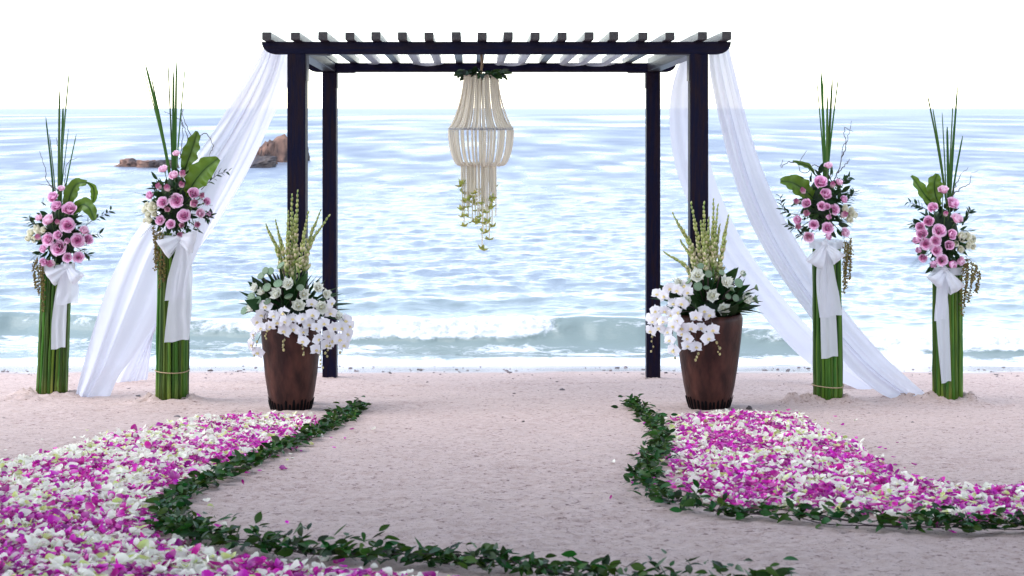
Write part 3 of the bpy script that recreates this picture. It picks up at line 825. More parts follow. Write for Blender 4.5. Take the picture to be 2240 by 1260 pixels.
def rose_mesh(name, m, kind, seed):
    r = random.Random(seed); mb = MB(); ph = 0
    if kind == 'open':
        layers = [(0.10, 0.70, 2, 1.7, 0.0), (0.24, 0.76, 2, 1.5, 0.0), (0.38, 0.80, 3, 1.15, 0.04), (0.54, 0.76, 3, 1.15, 0.12), (0.70, 0.62, 4, 0.95, 0.34), (0.78, 0.44, 5, 0.75, 0.55)]
    elif kind == 'half':
        layers = [(0.10, 0.88, 2, 1.7, 0.0), (0.24, 0.95, 2, 1.45, 0.0), (0.38, 1.0, 3, 1.15, 0.03), (0.52, 0.96, 3, 1.15, 0.12), (0.62, 0.80, 4, 0.9, 0.36)]
    else:
        layers = [(0.10, 1.15, 2, 1.7, 0.0), (0.24, 1.15, 3, 1.25, 0.0), (0.38, 1.14, 3, 1.2, 0.0), (0.50, 1.08, 4, 0.95, 0.06)]
    for R_, H, n, w_, c in layers:
        ph += 0.7
        for k in range(n):
            V, Fq, tip = petal_cup(R_ * r.uniform(0.93, 1.07), H * r.uniform(0.95, 1.05), ph + k * 2 * math.pi / n + r.uniform(-0.12, 0.12), w_, c * r.uniform(0.7, 1.3), closed=0.35 if kind == 'bud' else 0.0)
            mb.add(V, Fq, 0, tip * r.uniform(0.9, 1.05))
    # calyx and sepals
    lathe(mb, [(0.02, -0.35), (0.08, -0.3), (0.09, -0.12), (0.24, 0.02), (0.26, 0.1)], 10, 1)
    for k in range(5):
        V, Fq = leaf_patch(0.6, 0.2, 5, 0.2, 0.6)
        a = k * 2 * math.pi / 5
        Rm = np.array(Matrix.Rotation(a, 3, 'Z') @ Matrix.Rotation(0.7, 3, 'X'))
        mb.add(V @ Rm.T + np.array(Matrix.Rotation(a, 3, 'Z') @ Vector((0, 0.2, 0.0))), Fq, 1)
    V, Fq, Mi, A = mb.arrays()
    return mesh_np(name, V - np.array([0, 0, 0.45]), Fq, [M[m], M['sepal']], True, Mi, {'tip': A})
ROSE = {k: [rose_mesh('rose', mt, kd, s + i) for i in range(2)] for k, (mt, kd, s) in {
    'o': ('rose', 'open', 1), 'h': ('rose', 'half', 11), 'p': ('rose_pale', 'half', 21), 'b': ('rose_bud', 'bud', 31),
    'd': ('rose', 'bud', 41), 'w': ('rose_white', 'half', 51)}.items()}

def flat_petal(L, Wd, ang, nl=6, nw=5, cup=0.15, shift=0.0, blunt=0.75, z=0.0):
    t = np.linspace(0, 1, nl)[:, None]; s = np.linspace(-1, 1, nw)[None]
    wv = Wd * np.sin(np.pi * np.clip(t, 0.03, 0.985) ** blunt) ** 0.6
    x = s * wv; y = shift + L * t - 0.12 * L * s ** 2 * t
    zz = z + cup * L * (t ** 2 * 0.5 - 0.6 * (s * wv / max(Wd, 1e-6)) ** 2 * Wd / L) + 0 * x
    V = np.stack([x, y + 0 * x, zz], -1).reshape(-1, 3)
    c, sn = math.cos(ang), math.sin(ang)
    V = np.stack([V[:, 0] * c - V[:, 1] * sn, V[:, 0] * sn + V[:, 1] * c, V[:, 2]], 1)
    return V, quads_grid(nl, nw), (t + 0 * s).ravel()

def orchid_mesh():
    mb = MB()
    for a in (0, 2.15, -2.15):
        V, Fq, tp = flat_petal(0.95, 0.30, a, cup=-0.15, z=-0.03); mb.add(V, Fq, 0, 1 - tp)
    for a in (1.15, -1.15):
        V, Fq, tp = flat_petal(1.0, 0.55, a, cup=-0.22, blunt=0.95, nw=7, z=0.03); mb.add(V, Fq, 0, 1 - tp)
    return mb.mesh('orchid_bloom', [M['orchid']])
def lip_mesh():
    mb = MB()
    for a in (math.pi, math.pi - 0.9, math.pi + 0.9):
        V, Fq, tp = flat_petal(0.34, 0.11, a, 5, 3, cup=0.6, z=0.06); mb.add(V, Fq)
    V, Fq = ICO1; mb.add(V * 0.09 + np.array([0, 0.03, 0.12]), Fq)
    return mb.mesh('lip', [M['lip']])
ORCHID, LIP = orchid_mesh(), lip_mesh()

def lotus_mesh(seed):
    r = random.Random(seed); mb = MB()
    for n, L, tilt, wd in ((5, 0.75, 1.15, 0.30), (6, 0.95, 0.75, 0.36), (7, 1.05, 0.35, 0.36)):
        p0 = r.uniform(0, 6)
        for k in range(n):
            V, Fq, tp = flat_petal(L * r.uniform(0.9, 1.08), wd, 0, 7, 5, cup=0.55, blunt=0.9)
            Rm = np.array(Matrix.Rotation(p0 + k * 2 * math.pi / n + r.uniform(-0.15, 0.15), 3, 'Z') @ Matrix.Rotation(tilt + r.uniform(-0.12, 0.12), 3, 'X'))
            mb.add(V @ Rm.T, Fq, 0, 1 - tp)
    lathe(mb, [(0.0, 0.38), (0.16, 0.36), (0.2, 0.3), (0.1, 0.02)], 10, 1)
    th = np.linspace(0, 2 * np.pi, 26)
    for a in th:
        tube(mb, [(0.15 * math.cos(a), 0.15 * math.sin(a), 0.05), (0.32 * math.cos(a), 0.32 * math.sin(a), 0.34)], [0.012, 0.03], 3, 1)
    return mb.mesh('lotus_flower', [M['lotus'], M['lotus_core']])
LOTUS = [lotus_mesh(s) for s in (1, 2)]

def pod_mesh():
    mb = MB()
    lathe(mb, [(0.10, -0.95), (0.28, -0.75), (0.72, -0.35), (0.98, -0.06), (1.0, 0.0), (0.94, 0.05)], 18, 0)
    lathe(mb, [(0.94, 0.05), (0.6, 0.09), (0.001, 0.10)], 18, 1)
    for rr, n in ((0.0, 1), (0.38, 6), (0.72, 11)):
        for k in range(n):
            a = k * 2 * math.pi / max(n, 1) + rr
            V, Fq = ICO1; mb.add(V * np.array([0.085, 0.085, 0.05]) + np.array([rr * math.cos(a), rr * math.sin(a), 0.10]), Fq, 2)
    return mb.mesh('lotus_pod', [M['pod'], M['pod_face'], M['seed']])
POD = pod_mesh()

BUDV, BUDF = ICO2
BUD = mesh_np('orchid_bud', BUDV * np.array([0.75, 0.75, 1.0]), BUDF, [M['orchid_bud']])

# ---------------------------------------------------------------- the two pots and their flowers
def px_rand(p, r): return (p[0] + random.uniform(-r, r), p[1] + random.uniform(-r, r))

def make_pot(cx, prof_px, label):
    s = DPOT / F
    base = Vector(((cx - 1120) / F * DPOT, DPOT, float(sandz((cx - 1120) / F * DPOT, DPOT)) + 0.004))
    t = thing('planter_pot', base, label, 'pot', 'tall brown planters before the pergola posts')
    z_base = base.z
    prof = [(0.0, 0.0)] + [(r * s, (898 - y) * s) for r, y in prof_px]
    rim_r, rim_z = prof[-1]
    body = MB(); lathe(body, prof + [(rim_r - 0.012, rim_z + 0.006), (rim_r - 0.03, rim_z - 0.004), (rim_r - 0.035, rim_z - 0.10)], 64, 0, base)
    wpart(t, 'vessel', body, [M['pot']])
    d = MB(); lathe(d, [(0.0, rim_z - 0.08), (rim_r - 0.034, rim_z - 0.08)], 32, 0, base); wpart(t, 'soil', d, [M['soil']])
    # dark drip fringe round the foot
    fr = MB(); n = 34
    r0 = prof[1][0]; rj = random.Random(int(cx))
    for k in range(n):
        a = k * 2 * math.pi / n + rj.uniform(-0.02, 0.02); hh = rj.uniform(0.065, 0.10)
        rows = []
        for z, wq in ((0.002, 0.5), (hh * 0.5, 0.5), (hh * 0.85, 0.38), (hh, 0.12)):
            rr = np.interp(z, [p[1] for p in prof[1:]], [p[0] for p in prof[1:]]) + 0.0045
            for q in (-1, 0, 1):
                b_ = a + q * wq * 2 * math.pi / n * 0.72
                rows.append((base.x + (rr + (0.003 if q == 0 else -0.002)) * math.cos(b_), base.y + (rr + (0.003 if q == 0 else -0.002)) * math.sin(b_), base.z + z))
        fr.add(rows, quads_grid(4, 3))
    wpart(t, 'drip_fringe', fr, [M['pot_dark']])
    return t, base, rim_z

PROF_L = [(43, 897), (45, 892), (51, 860), (57, 820), (61, 780), (64.5, 740), (66, 715), (66, 700), (64, 692)]
PROF_R = [(43, 897), (45.5, 892), (55, 850), (63, 800), (69, 750), (72.5, 715), (73, 702), (71, 692)]
potL, baseL, rimL = make_pot(637, PROF_L, 'tall brown glazed pot spilling white orchids on both sides')
potR, baseR, rimR = make_pot(1551, PROF_R, 'tall brown glazed pot with its rim bare on the lotus pod side')

def zl(x, y): return (500 + x * 320 / 775, 400 + y * 520 / 1260)
def zr(x, y): return (1380 + x * 320 / 775, 400 + y * 520 / 1260)

def arrangement(base, cx, rim_z, conv, spec, label, seed):
    r = random.Random(seed)
    top = Vector((base.x, base.y, base.z + rim_z - 0.05))
    t = thing('flower_arrangement', top, label, 'flowers', 'white flower arrangements in the planters')
    s = DPOT / F
    Rx, Rz = 0.42, 0.22
    def at(q, out=0.0):
        dx = (q[0] - cx) * s
        dep = Rz * math.sqrt(max(0.06, 1 - (dx / Rx) ** 2))
        low = max(0.0, (q[1] - 690) * s)
        dep = max(dep, 0.24 if low > 0.0 and abs(dx) < 0.24 else 0.0)
        return W(q[0], q[1], DPOT - dep - out)
    mb = MB(); lathe(mb, [(0.001, 0.17), (0.12, 0.15), (0.17, 0.06), (0.16, -0.06), (0.001, -0.07)], 20, 0, top); wpart(t, 'floral_foam', mb, [M['foam_ball']])
    # sword leaves and dark filler
    for k in range(64):
        a = r.uniform(0, 2 * math.pi); el = r.uniform(0.05, 1.25)
        ax = Vector((math.cos(a) * math.cos(el), -abs(math.sin(a)) * math.cos(el) * 0.8 if r.random() < 0.7 else math.sin(a) * math.cos(el) * 0.6, math.sin(el)))
        L = r.uniform(0.2, 0.36)
        part(t, 'leaf', r.choice(SWORD + LEAF[:1]), orient(top + Vector((ax.x * 0.08, ax.y * 0.08, 0.05 + 0.05 * ax.z)), ax, (L * r.uniform(0.7, 1.2), L, L), r.uniform(0, 6.28), 'Y'))
    for q in spec['leaf_tips']:
        p = W(*q, DPOT - r.uniform(-0.05, 0.12)); b0 = top + Vector(((p.x - top.x) * 0.25, r.uniform(-0.08, 0.02), 0.05)); ax = p - b0
        part(t, 'leaf', r.choice(SWORD), orient(b0, ax, (ax.length * r.uniform(0.9, 1.2), ax.length * 1.04, ax.length), r.uniform(-0.6, 0.6), 'Y'))
    # tuberose spikes
    for q in spec['spikes']:
        D1 = DPOT + r.uniform(-0.10, 0.10)
        tip = W(*q, D1); b0 = top + Vector(((tip.x - top.x) * 0.22 + r.uniform(-0.03, 0.03), r.uniform(-0.05, 0.06), 0.02))
        mid = b0.lerp(tip, 0.55) + Vector((-(tip.x - b0.x) * 0.14, 0, 0.02))
        if abs(tip.x - top.x) > 0.16: mid += Vector((-(tip.x - b0.x) * 0.1, 0, 0.05))
        P = resample([b0, mid, tip], 26)
        st = MB(); tube(st, P, np.linspace(0.0075, 0.003, 26), 6, 0); so = wpart(t, 'tuberose_stem', st, [M['tube_stem']])
        bd = MB(); n = 40
        for k in range(n):
            u = k / (n - 1); i = int(np.clip((0.46 + 0.54 * u) * 25, 0, 25)); c = P[i]
            a = k * 2.4; T = P[min(i + 1, 25)] - P[max(i - 1, 0)]; T = Vector(T).normalized()
            side = Vector((math.cos(a), math.sin(a), 0)); ax = (T * (0.9 + 0.5 * u) + side * (0.75 - 0.45 * u)).normalized()
            L = 0.052 * (1 - 0.55 * u) * r.uniform(0.8, 1.2)
            if u < 0.35 and r.random() < 0.35: L *= 0.6
            Mx = np.array(orient(c, ax, 1, 0).to_3x3())
            pr = np.array([(0, 0, 0), (0, 0, 0.3), (0, 0, 0.8), (0, 0, 1.0)]) * L
            tube(bd, (pr @ Mx.T) + c, np.array([0.16, 0.24, 0.17, 0.03]) * L * 1.15, 5, 0, True, [0.1, 0.3, 0.6 + 0.4 * (u < 0.4), 0.5 + 0.5 * (u < 0.4)])
        for k in range(r.randint(1, 3)):      # a few opened florets low on the spike
            i = r.randint(12, 16); c = P[i]
            for j in range(5):
                V, Fq, tp = flat_petal(0.02, 0.006, j * 1.257, 4, 3)
                Rm = np.array(orient((0, 0, 0), (r.uniform(-1, 1), -1, 0.4), 1, 0).to_3x3())
                bd.add(V @ Rm.T + c + np.array([0, -0.004, 0]), Fq, 0, np.ones(len(V)))
        link('bud_spike', bd.mesh('bud_spike', [M['tube_bud']], True, off=t.location), so)
    # lotus pods on stems
    for (x, y, rad) in spec['pods']:
        q = conv(x, y); p = at(q, 0.02)
        ax = Vector(((q[0] - cx) / 150, -1.0, r.uniform(0.1, 0.9))) if r.random() < 0.75 else Vector(((q[0] - cx) / 60, -0.3, 0.6))
        part(t, 'lotus_pod', POD, orient(p, ax, rad * 0.413 * s))
        b0 = top + Vector(((p.x - top.x) * 0.2, -0.03, 0.03)); mb = MB()
        e = p - ax.normalized() * rad * 0.413 * s * 0.9
        tube(mb, resample([b0, b0.lerp(e, 0.6) + Vector((0, 0, 0.03)), e], 8), 0.005, 5); wpart(t, 'pod_stem', mb, [M['twig']])
    for (x, y, rad) in spec['lotus']:
        q = conv(x, y); p = at(q, 0.0)
        ax = Vector(((q[0] - cx) / 110 + r.uniform(-0.3, 0.3), -0.9, 0.45 + r.uniform(-0.35, 0.35)))
        part(t, 'lotus_flower', r.choice(LOTUS), orient(p, ax, rad * 0.413 * s * 1.12))
    for (x, y) in spec['orchids']:
        q = conv(x, y); p = at(q, 0.03 + r.uniform(-0.02, 0.03))
        ax = Vector(((q[0] - cx) / 160 + r.uniform(-0.45, 0.45), -1, 0.05 + r.uniform(-0.35, 0.4)))
        o = part(t, 'orchid_bloom', ORCHID, orient(p, ax, r.uniform(0.048, 0.062), r.uniform(-0.45, 0.45) + (0 if r.random() < 0.85 else 1)))
        link('lip', LIP, o)
    # arching orchid stems with end buds
    for path in spec['sprays']:
        pts = [top + Vector((0, -0.05, 0.06))] + [at(conv(x, y), 0.005) for x, y in path]
        P = resample(pts, 24); mb = MB(); tube(mb, P, np.linspace(0.004, 0.002, 24), 5, 0); wpart(t, 'orchid_stem', mb, [M['twig']])
        for k in range(5):
            c = P[-1 - k] if k else P[-1]
            part(t, 'orchid_bud', BUD, orient(Vector(c) + Vector((r.uniform(-0.012, 0.012), -0.008, r.uniform(-0.008, 0.004))), (r.uniform(-.5, .5), -0.4, -1), r.uniform(0.007, 0.0125)))
    return t

specL = dict(
    spikes=[zl(*p) for p in ((365, 50), (335, 70), (315, 160), (420, 165), (485, 150), (528, 180), (200, 225), (207, 250), (250, 205), (350, 185), (345, 260))],
    pods=[(275, 437, 26), (195, 465, 20), (222, 467, 20), (172, 492, 22), (262, 533, 25), (120, 605, 26), (85, 675, 26), (203, 553, 24), (155, 620, 21), (205, 628, 21), (318, 600, 24), (380, 555, 20)],
    lotus=[(322, 540, 40), (260, 590, 40), (130, 660, 36), (145, 558, 30), (182, 580, 30), (470, 560, 36), (395, 595, 36), (370, 655, 42), (490, 660, 42), (515, 590, 30), (575, 710, 30)],
    orchids=[(195, 655), (175, 700), (240, 705), (290, 690), (170, 770), (220, 760), (130, 805), (300, 735), (295, 785), (345, 775), (390, 720), (340, 720), (395, 790), (395, 840), (465, 770), (440, 640), (445, 700), (530, 810), (475, 830), (465, 885), (520, 860), (560, 770), (540, 690), (600, 770), (620, 730), (630, 800), (625, 840), (590, 830), (610, 860), (120, 860), (155, 900), (545, 640), (425, 750), (505, 745), (545, 840), (640, 760), (150, 735), (260, 740)],
    sprays=[[(200, 690), (190, 760), (150, 850), (140, 910)], [(450, 700), (480, 800), (490, 910), (495, 975)], [(580, 700), (610, 800), (600, 900)], [(300, 700), (300, 800), (290, 880)], [(380, 720), (400, 830), (395, 910)], [(530, 740), (545, 830), (515, 920)], [(225, 700), (210, 770), (195, 820)]],
    leaf_tips=[zl(*p) for p in ((455, 475), (540, 515), (605, 562), (640, 595), (638, 655), (500, 510), (560, 545), (160, 540), (265, 480), (420, 470), (395, 455), (360, 470), (620, 690), (130, 640))])
specR = dict(
    spikes=[zr(*p) for p in ((320, 115), (387, 115), (437, 95), (460, 125), (515, 180), (225, 168), (248, 220), (370, 215), (268, 315), (180, 370), (413, 190), (432, 235), (500, 320), (350, 320), (470, 230))],
    pods=[(370, 440, 18), (412, 483, 20), (355, 548, 24), (303, 520, 20), (482, 475, 16), (572, 530, 26), (670, 555, 19), (668, 617, 25), (516, 602, 17), (540, 560, 18), (556, 610, 20), (400, 555, 18), (598, 480, 15)],
    lotus=[(352, 495, 44), (500, 530, 42), (427, 600, 40), (487, 670, 40), (605, 615, 42), (300, 630, 36), (258, 525, 28), (585, 480, 24)],
    orchids=[(285, 545), (245, 570), (175, 600), (140, 590), (225, 640), (130, 680), (180, 680), (245, 690), (115, 735), (170, 735), (225, 760), (105, 785), (150, 770), (270, 770), (320, 770), (345, 710), (415, 700), (435, 780), (410, 825), (300, 825), (345, 870), (300, 865), (275, 800), (205, 835), (225, 890), (375, 770), (195, 790), (300, 580), (215, 700), (205, 560), (100, 720), (140, 720), (270, 640), (390, 680), (245, 730)],
    sprays=[[(220, 640), (120, 720), (115, 820), (115, 890)], [(260, 690), (220, 800), (230, 880), (237, 925)], [(320, 700), (340, 800), (350, 880), (347, 935)], [(420, 700), (440, 800), (460, 850), (465, 905)]],
    leaf_tips=[zr(*p) for p in ((135, 560), (160, 635), (660, 655), (620, 690), (440, 465), (520, 560), (540, 480), (250, 500), (265, 480), (640, 575), (690, 640), (480, 560), (380, 580), (250, 660))])
arrangement(baseL, 640, rimL, zl, specL, 'white orchid, lotus and tuberose arrangement trailing over both sides of its pot', 3)
arrangement(baseR, 1545, rimR, zr, specR, 'white flower arrangement with orchids trailing over one side of its pot only', 4)

# ---------------------------------------------------------------- reed columns
def make_column(i, label, twine_py):
    bx, by, tx, ty, hw = COLS[i]; D = COLD[i]; s = D / F
    b = W(bx, by, D); tp = W(tx, ty, D)
    base = Vector((b.x, b.y, float(sandz(b.x, b.y)) - 0.05))
    t = thing('reed_column', base, label, 'column', 'green reed columns on the sand')
    r = random.Random(50 + i); rad = hw * s
    ax = tp - base
    core = MB(); tube(core, [base, base + ax * 0.97], rad * 0.8, 16); wpart(t, 'core', core, [M['foam_ball']])
    n = 30
    for k in range(n):
        a = k * 2 * math.pi / n + r.uniform(-0.06, 0.06)
        rr = rad * r.uniform(0.88, 1.0) - 0.009
        o0 = Vector((math.cos(a) * rr, math.sin(a) * rr, 0)); a1 = a + r.uniform(-0.1, 0.1)
        o1 = Vector((math.cos(a1) * rr, math.sin(a1) * rr, 0)) * r.uniform(0.95, 1.03)
        P0 = base + o0; P1 = base + ax * r.uniform(0.95, 1.02) + o1
        pts = [P0 + (P1 - P0) * u + Vector((r.uniform(-1, 1), r.uniform(-1, 1), 0)) * 0.0025 for u in np.linspace(0, 1, 9)]
        mb = MB(); tube(mb, pts, np.linspace(r.uniform(0.0125, 0.0155), 0.0105, 9), 6, 0, True, np.array([1, 0.75, 0.45, 0.2, 0, 0, 0, 0, 0]) * r.uniform(0.3, 1.1))
        wpart(t, 'stalk', mb, [M['stalk']])
    for py in twine_py:
        u = (by - py) * s / (ax.z) + 0.02
        c = base + ax * u
        mb = MB(); th = np.linspace(0, 2 * np.pi, 40)
        tube(mb, np.stack([c.x + (rad + 0.006) * np.cos(th), c.y + (rad + 0.006) * np.sin(th), c.z + 0.004 * np.sin(th * 2)], 1), 0.0042, 5, 0, False)
        wpart(t, 'twine', mb, [M['twine']])
    return t
make_column(0, 'slightly leaning short reed column standing clear of the slanting white drape', [600])
make_column(1, 'reed column standing in front of the slanting white drape, twine near its foot', [817])
make_column(2, 'reed column between the brown pot and the drape hem, twine near its foot', [848])
make_column(3, 'reed column at the tip of the drape hem, without twine near its foot', [])

# ---------------------------------------------------------------- rose bouquets on the columns
def big_leaf(t, spine, half_w, seed, tw=0.0, name='fern_leaf'):
    P = resample(spine, 22); r = random.Random(seed)
    T, N, B = frames(P)
    ns = 7; V = []; A = []
    for k in range(22):
        u = k / 21
        wv = half_w * (math.sin(math.pi * min(0.99, 0.10 + 0.88 * u)) ** 0.55) * (0.35 + 0.65 * min(1, u * 2.2))
        tang = Vector(T[k]); side = tang.cross(Vector((math.sin(tw * u), -1, 0.15))).normalized(); nor = side.cross(tang)
        for j in range(ns):
            s_ = (j - 3) / 3
            wob = 1 + 0.10 * math.sin(u * 26 + (2 if s_ > 0 else 0)) * abs(s_)
            d = side * (s_ * wv * wob) + nor * (0.30 * wv * abs(s_) + 0.26 * half_w * math.sin(u * 30 + seed + (1.5 if s_ > 0 else 0)) * s_ * s_)
            V.append(tuple(Vector(P[k]) + d)); A.append(1 - abs(s_) if r.random() < 2 else 0)
    mb = MB(); mb.add(V, quads_grid(22, ns), 0, np.array(A) ** 4)
    o = wpart(t, name, mb, [M['fern_leaf']])
    mb = MB(); tube(mb, P - np.array([0, 0.003, 0]), np.linspace(0.004, 0.001, 22), 5); link('midrib', mb.mesh('midrib', [M['leaf']], True, off=t.location), o)

def bouquet(i, cen, rpx, roses, whites, reeds, reed_base, big, twigs, am, sprigs, label):
    D = COLD[i]; s = D / F
    c = W(cen[0], cen[1], D); r = random.Random(70 + i)
    bot = W(cen[0], cen[1] + rpx[1] * 0.8, D)
    t = thing('rose_bouquet', bot, label, 'bouquet', 'pink rose bouquets on the reed columns')
    rx, rz, ry = rpx[0] * s, rpx[1] * s, 0.17
    V, Fq = ICO2
    mb = MB(); mb.add(V * np.array([rx * 0.55, ry * 0.6, rz * 0.72]) + np.array(c), Fq); 
    wpart(t, 'floral_foam', mb, [M['foam_ball']])
    def at(px, py, out=0.0):
        dx, dz = (px - cen[0]) / rpx[0], (py - cen[1]) / rpx[1]
        dep = ry * math.sqrt(max(0.03, 1 - min(1, dx * dx * 0.8) - min(0.6, dz * dz * 0.5)))
        return W(px, py, D - dep - out)
    for px, py, rad, kd in roses:
        p = at(px, py, 0.02)
        ax = Vector(((px - cen[0]) / rpx[0] * 0.8 + r.uniform(-0.25, 0.25), -1.0 + (0.35 if kd in 'bdp' else 0), -(py - cen[1]) / rpx[1] * 0.55 + (0.55 if kd in 'pb' else 0.25) + r.uniform(-0.2, 0.2)))
        if kd == 'o': ax = Vector((ax.x * 0.5, -1, 0.25 + r.uniform(-0.15, 0.15)))
        k = {'o': 1.0, 'h': 1.28, 'p': 1.3, 'b': 1.45, 'd': 1.45}[kd]
        part(t, 'rose', r.choice(ROSE[kd]), orient(p, ax, rad * s * k * 1.10 * r.uniform(0.92, 1.1)))
        mb = MB(); e = c + (p - c) * 0.35 + Vector((0, 0, -0.05))
        tube(mb, [p - ax.normalized() * rad * s * 0.7, (p + e) / 2 + Vector((0, 0.02, -0.01)), e], 0.0035, 5); wpart(t, 'rose_stem', mb, [M['sepal']])
    for px, py, rad in whites:
        p = at(px, py, 0.0)
        part(t, 'white_rose', r.choice(ROSE['w']), orient(p, ((px - cen[0]) / rpx[0] * 0.7 + r.uniform(-0.3, 0.3), -1, 0.2 + r.uniform(-0.4, 0.4)), rad * s * 1.25))
    # dark leaves packed between the roses
    for k in range(150):
        a, el = r.uniform(0, 2 * math.pi), math.asin(r.uniform(-0.95, 0.98))
        d = Vector((math.cos(a) * math.cos(el), math.sin(a) * math.cos(el) * (1 if r.random() < 0.3 else -abs(math.sin(a)) / (math.sin(a) + 1e-6)), math.sin(el)))
        f = r.uniform(0.35, 0.90)
        p = c + Vector((d.x * rx * f, d.y * ry * f * 1.1, d.z * rz * f))
        L = r.uniform(0.05, 0.095)
        part(t, 'leaf', r.choice(LEAF), orient(p, d + Vector((r.uniform(-.6, .6), r.uniform(-.6, .2), r.uniform(-.5, .6))), L, r.uniform(0, 6.28), 'Y'))
    # tall blades
    for (px, py, wd) in reeds:
        tip = W(px, py - 6, D + r.uniform(-0.06, 0.06)); b0 = W(reed_base[0] + (px - reed_base[0]) * 0.12 + r.uniform(-5, 5), reed_base[1] + 40, D + r.uniform(-0.04, 0.04))
        P = resample([b0, b0.lerp(tip, 0.5) + Vector((-(tip.x - b0.x) * 0.06, 0, 0)), tip], 14)
        T, N, B = frames(P); V = []
        tw = r.uniform(-0.7, 0.7)
        for k in range(14):
            u = k / 13; ww = wd * s * 0.44 * (1 - 0.35 * u ** 2.5) * (1 if k < 13 else 0.4)
            sd_ = Vector((math.cos(tw), math.sin(tw), 0))
            for q in (-1, 0, 1): V.append(tuple(Vector(P[k]) + sd_ * q * ww + Vector((0, 0.25 * ww * abs(q), 0))))
        mb = MB(); mb.add(V, quads_grid(14, 3)); wpart(t, 'reed_blade', mb, [M['blade']])
    for spine, hw_, tw in big:
        big_leaf(t, [W(px, py, D + dd) for px, py, dd in spine], hw_ * s, r.randint(0, 99), tw)
    for path in twigs:
        P = resample([W(px, py, D + r.uniform(-0.05, 0.03)) for px, py in path], 40)
        P += np.stack([0.006 * n2(np.arange(40) * 0.5, np.full(40, 1.0 * k), 5 + i) for k in range(3)], 1)
        mb = MB(); tube(mb, P, np.linspace(0.004, 0.0016, 40), 4); wpart(t, 'twig', mb, [M['twig']])
    # hanging amaranth tassels
    mbs = MB()
    for (px, py, py2) in am:
        top = W(px, py, D - 0.11)
        pts = [top, W(px + (px - cen[0]) * 0.10, py + 10, D - 0.13), W(px + (px - cen[0]) * 0.06 + r.uniform(-3, 3), (py + py2) / 2, D - 0.13), W(px + r.uniform(-4, 4), py2, D - 0.125)]
        P = resample(pts, 40); mb = MB(); tube(mb, P, 0.002, 4)
        for k in range(4, 40):
            for q in range(3):
                V, Fq = ICO1; w_ = r.uniform(0.0035, 0.0075)
                mb.add(V * w_ + P[k] + np.array([r.gauss(0, 0.007), r.gauss(0, 0.007), r.gauss(0, 0.005)]), Fq)
        o = wpart(t, 'amaranth_tassel', mb, [M['amaranth']])
    # leafy sprigs reaching out at the sides
    for path in sprigs:
        P = resample([W(px, py, D - 0.06) for px, py in path], 14)
        mb = MB(); tube(mb, P, np.linspace(0.003, 0.0012, 14), 4); so = wpart(t, 'sprig', mb, [M['twig']])
        for k in range(3, 14):
            d = Vector(P[k] - P[k - 1]).normalized(); sd_ = Vector((-d.z, 0, d.x)) * (1 if k % 2 else -1)
            Lm = orient(P[k], d * 0.8 + sd_ * 0.8 + Vector((0, r.uniform(-0.5, 0.3), 0)), r.uniform(0.04, 0.06), r.uniform(-0.8, 0.8), 'Y')
            link('leaf', LEAF[r.randrange(3)], so, Matrix.Translation(-Vector(t.location)) @ Lm)
    # feathery asparagus fern
    mb = MB()
    for k in range(16):
        sgn = r.choice((-1, 1)); el = r.uniform(-0.8, 0.5)
        b0 = c + Vector((sgn * rx * 0.6, -0.05, rz * 0.7 * math.sin(el))); L = r.uniform(0.10, 0.19)
        d = Vector((sgn * math.cos(el), r.uniform(-0.4, 0.4), math.sin(el) - 0.1)).normalized()
        for j in range(12):
            p = b0 + d * L * j / 11
            for q in (-1, 1):
                e = p + (d * 0.5 + Vector((-d.z, r.uniform(-0.6, 0.6), d.x)) * q).normalized() * 0.028 * (1.1 - j / 11)
                tube(mb, [p, (p + e) / 2 + Vector((0, 0, 0.002)), e], 0.0007, 3, 0, False)
        tube(mb, [b0, b0 + d * L * 0.5, b0 + d * L], 0.001, 3, 0, False)
    o = wpart(t, 'feathery_fern', mb, [M['wisp']]); o['kind'] = 'stuff'
    return t

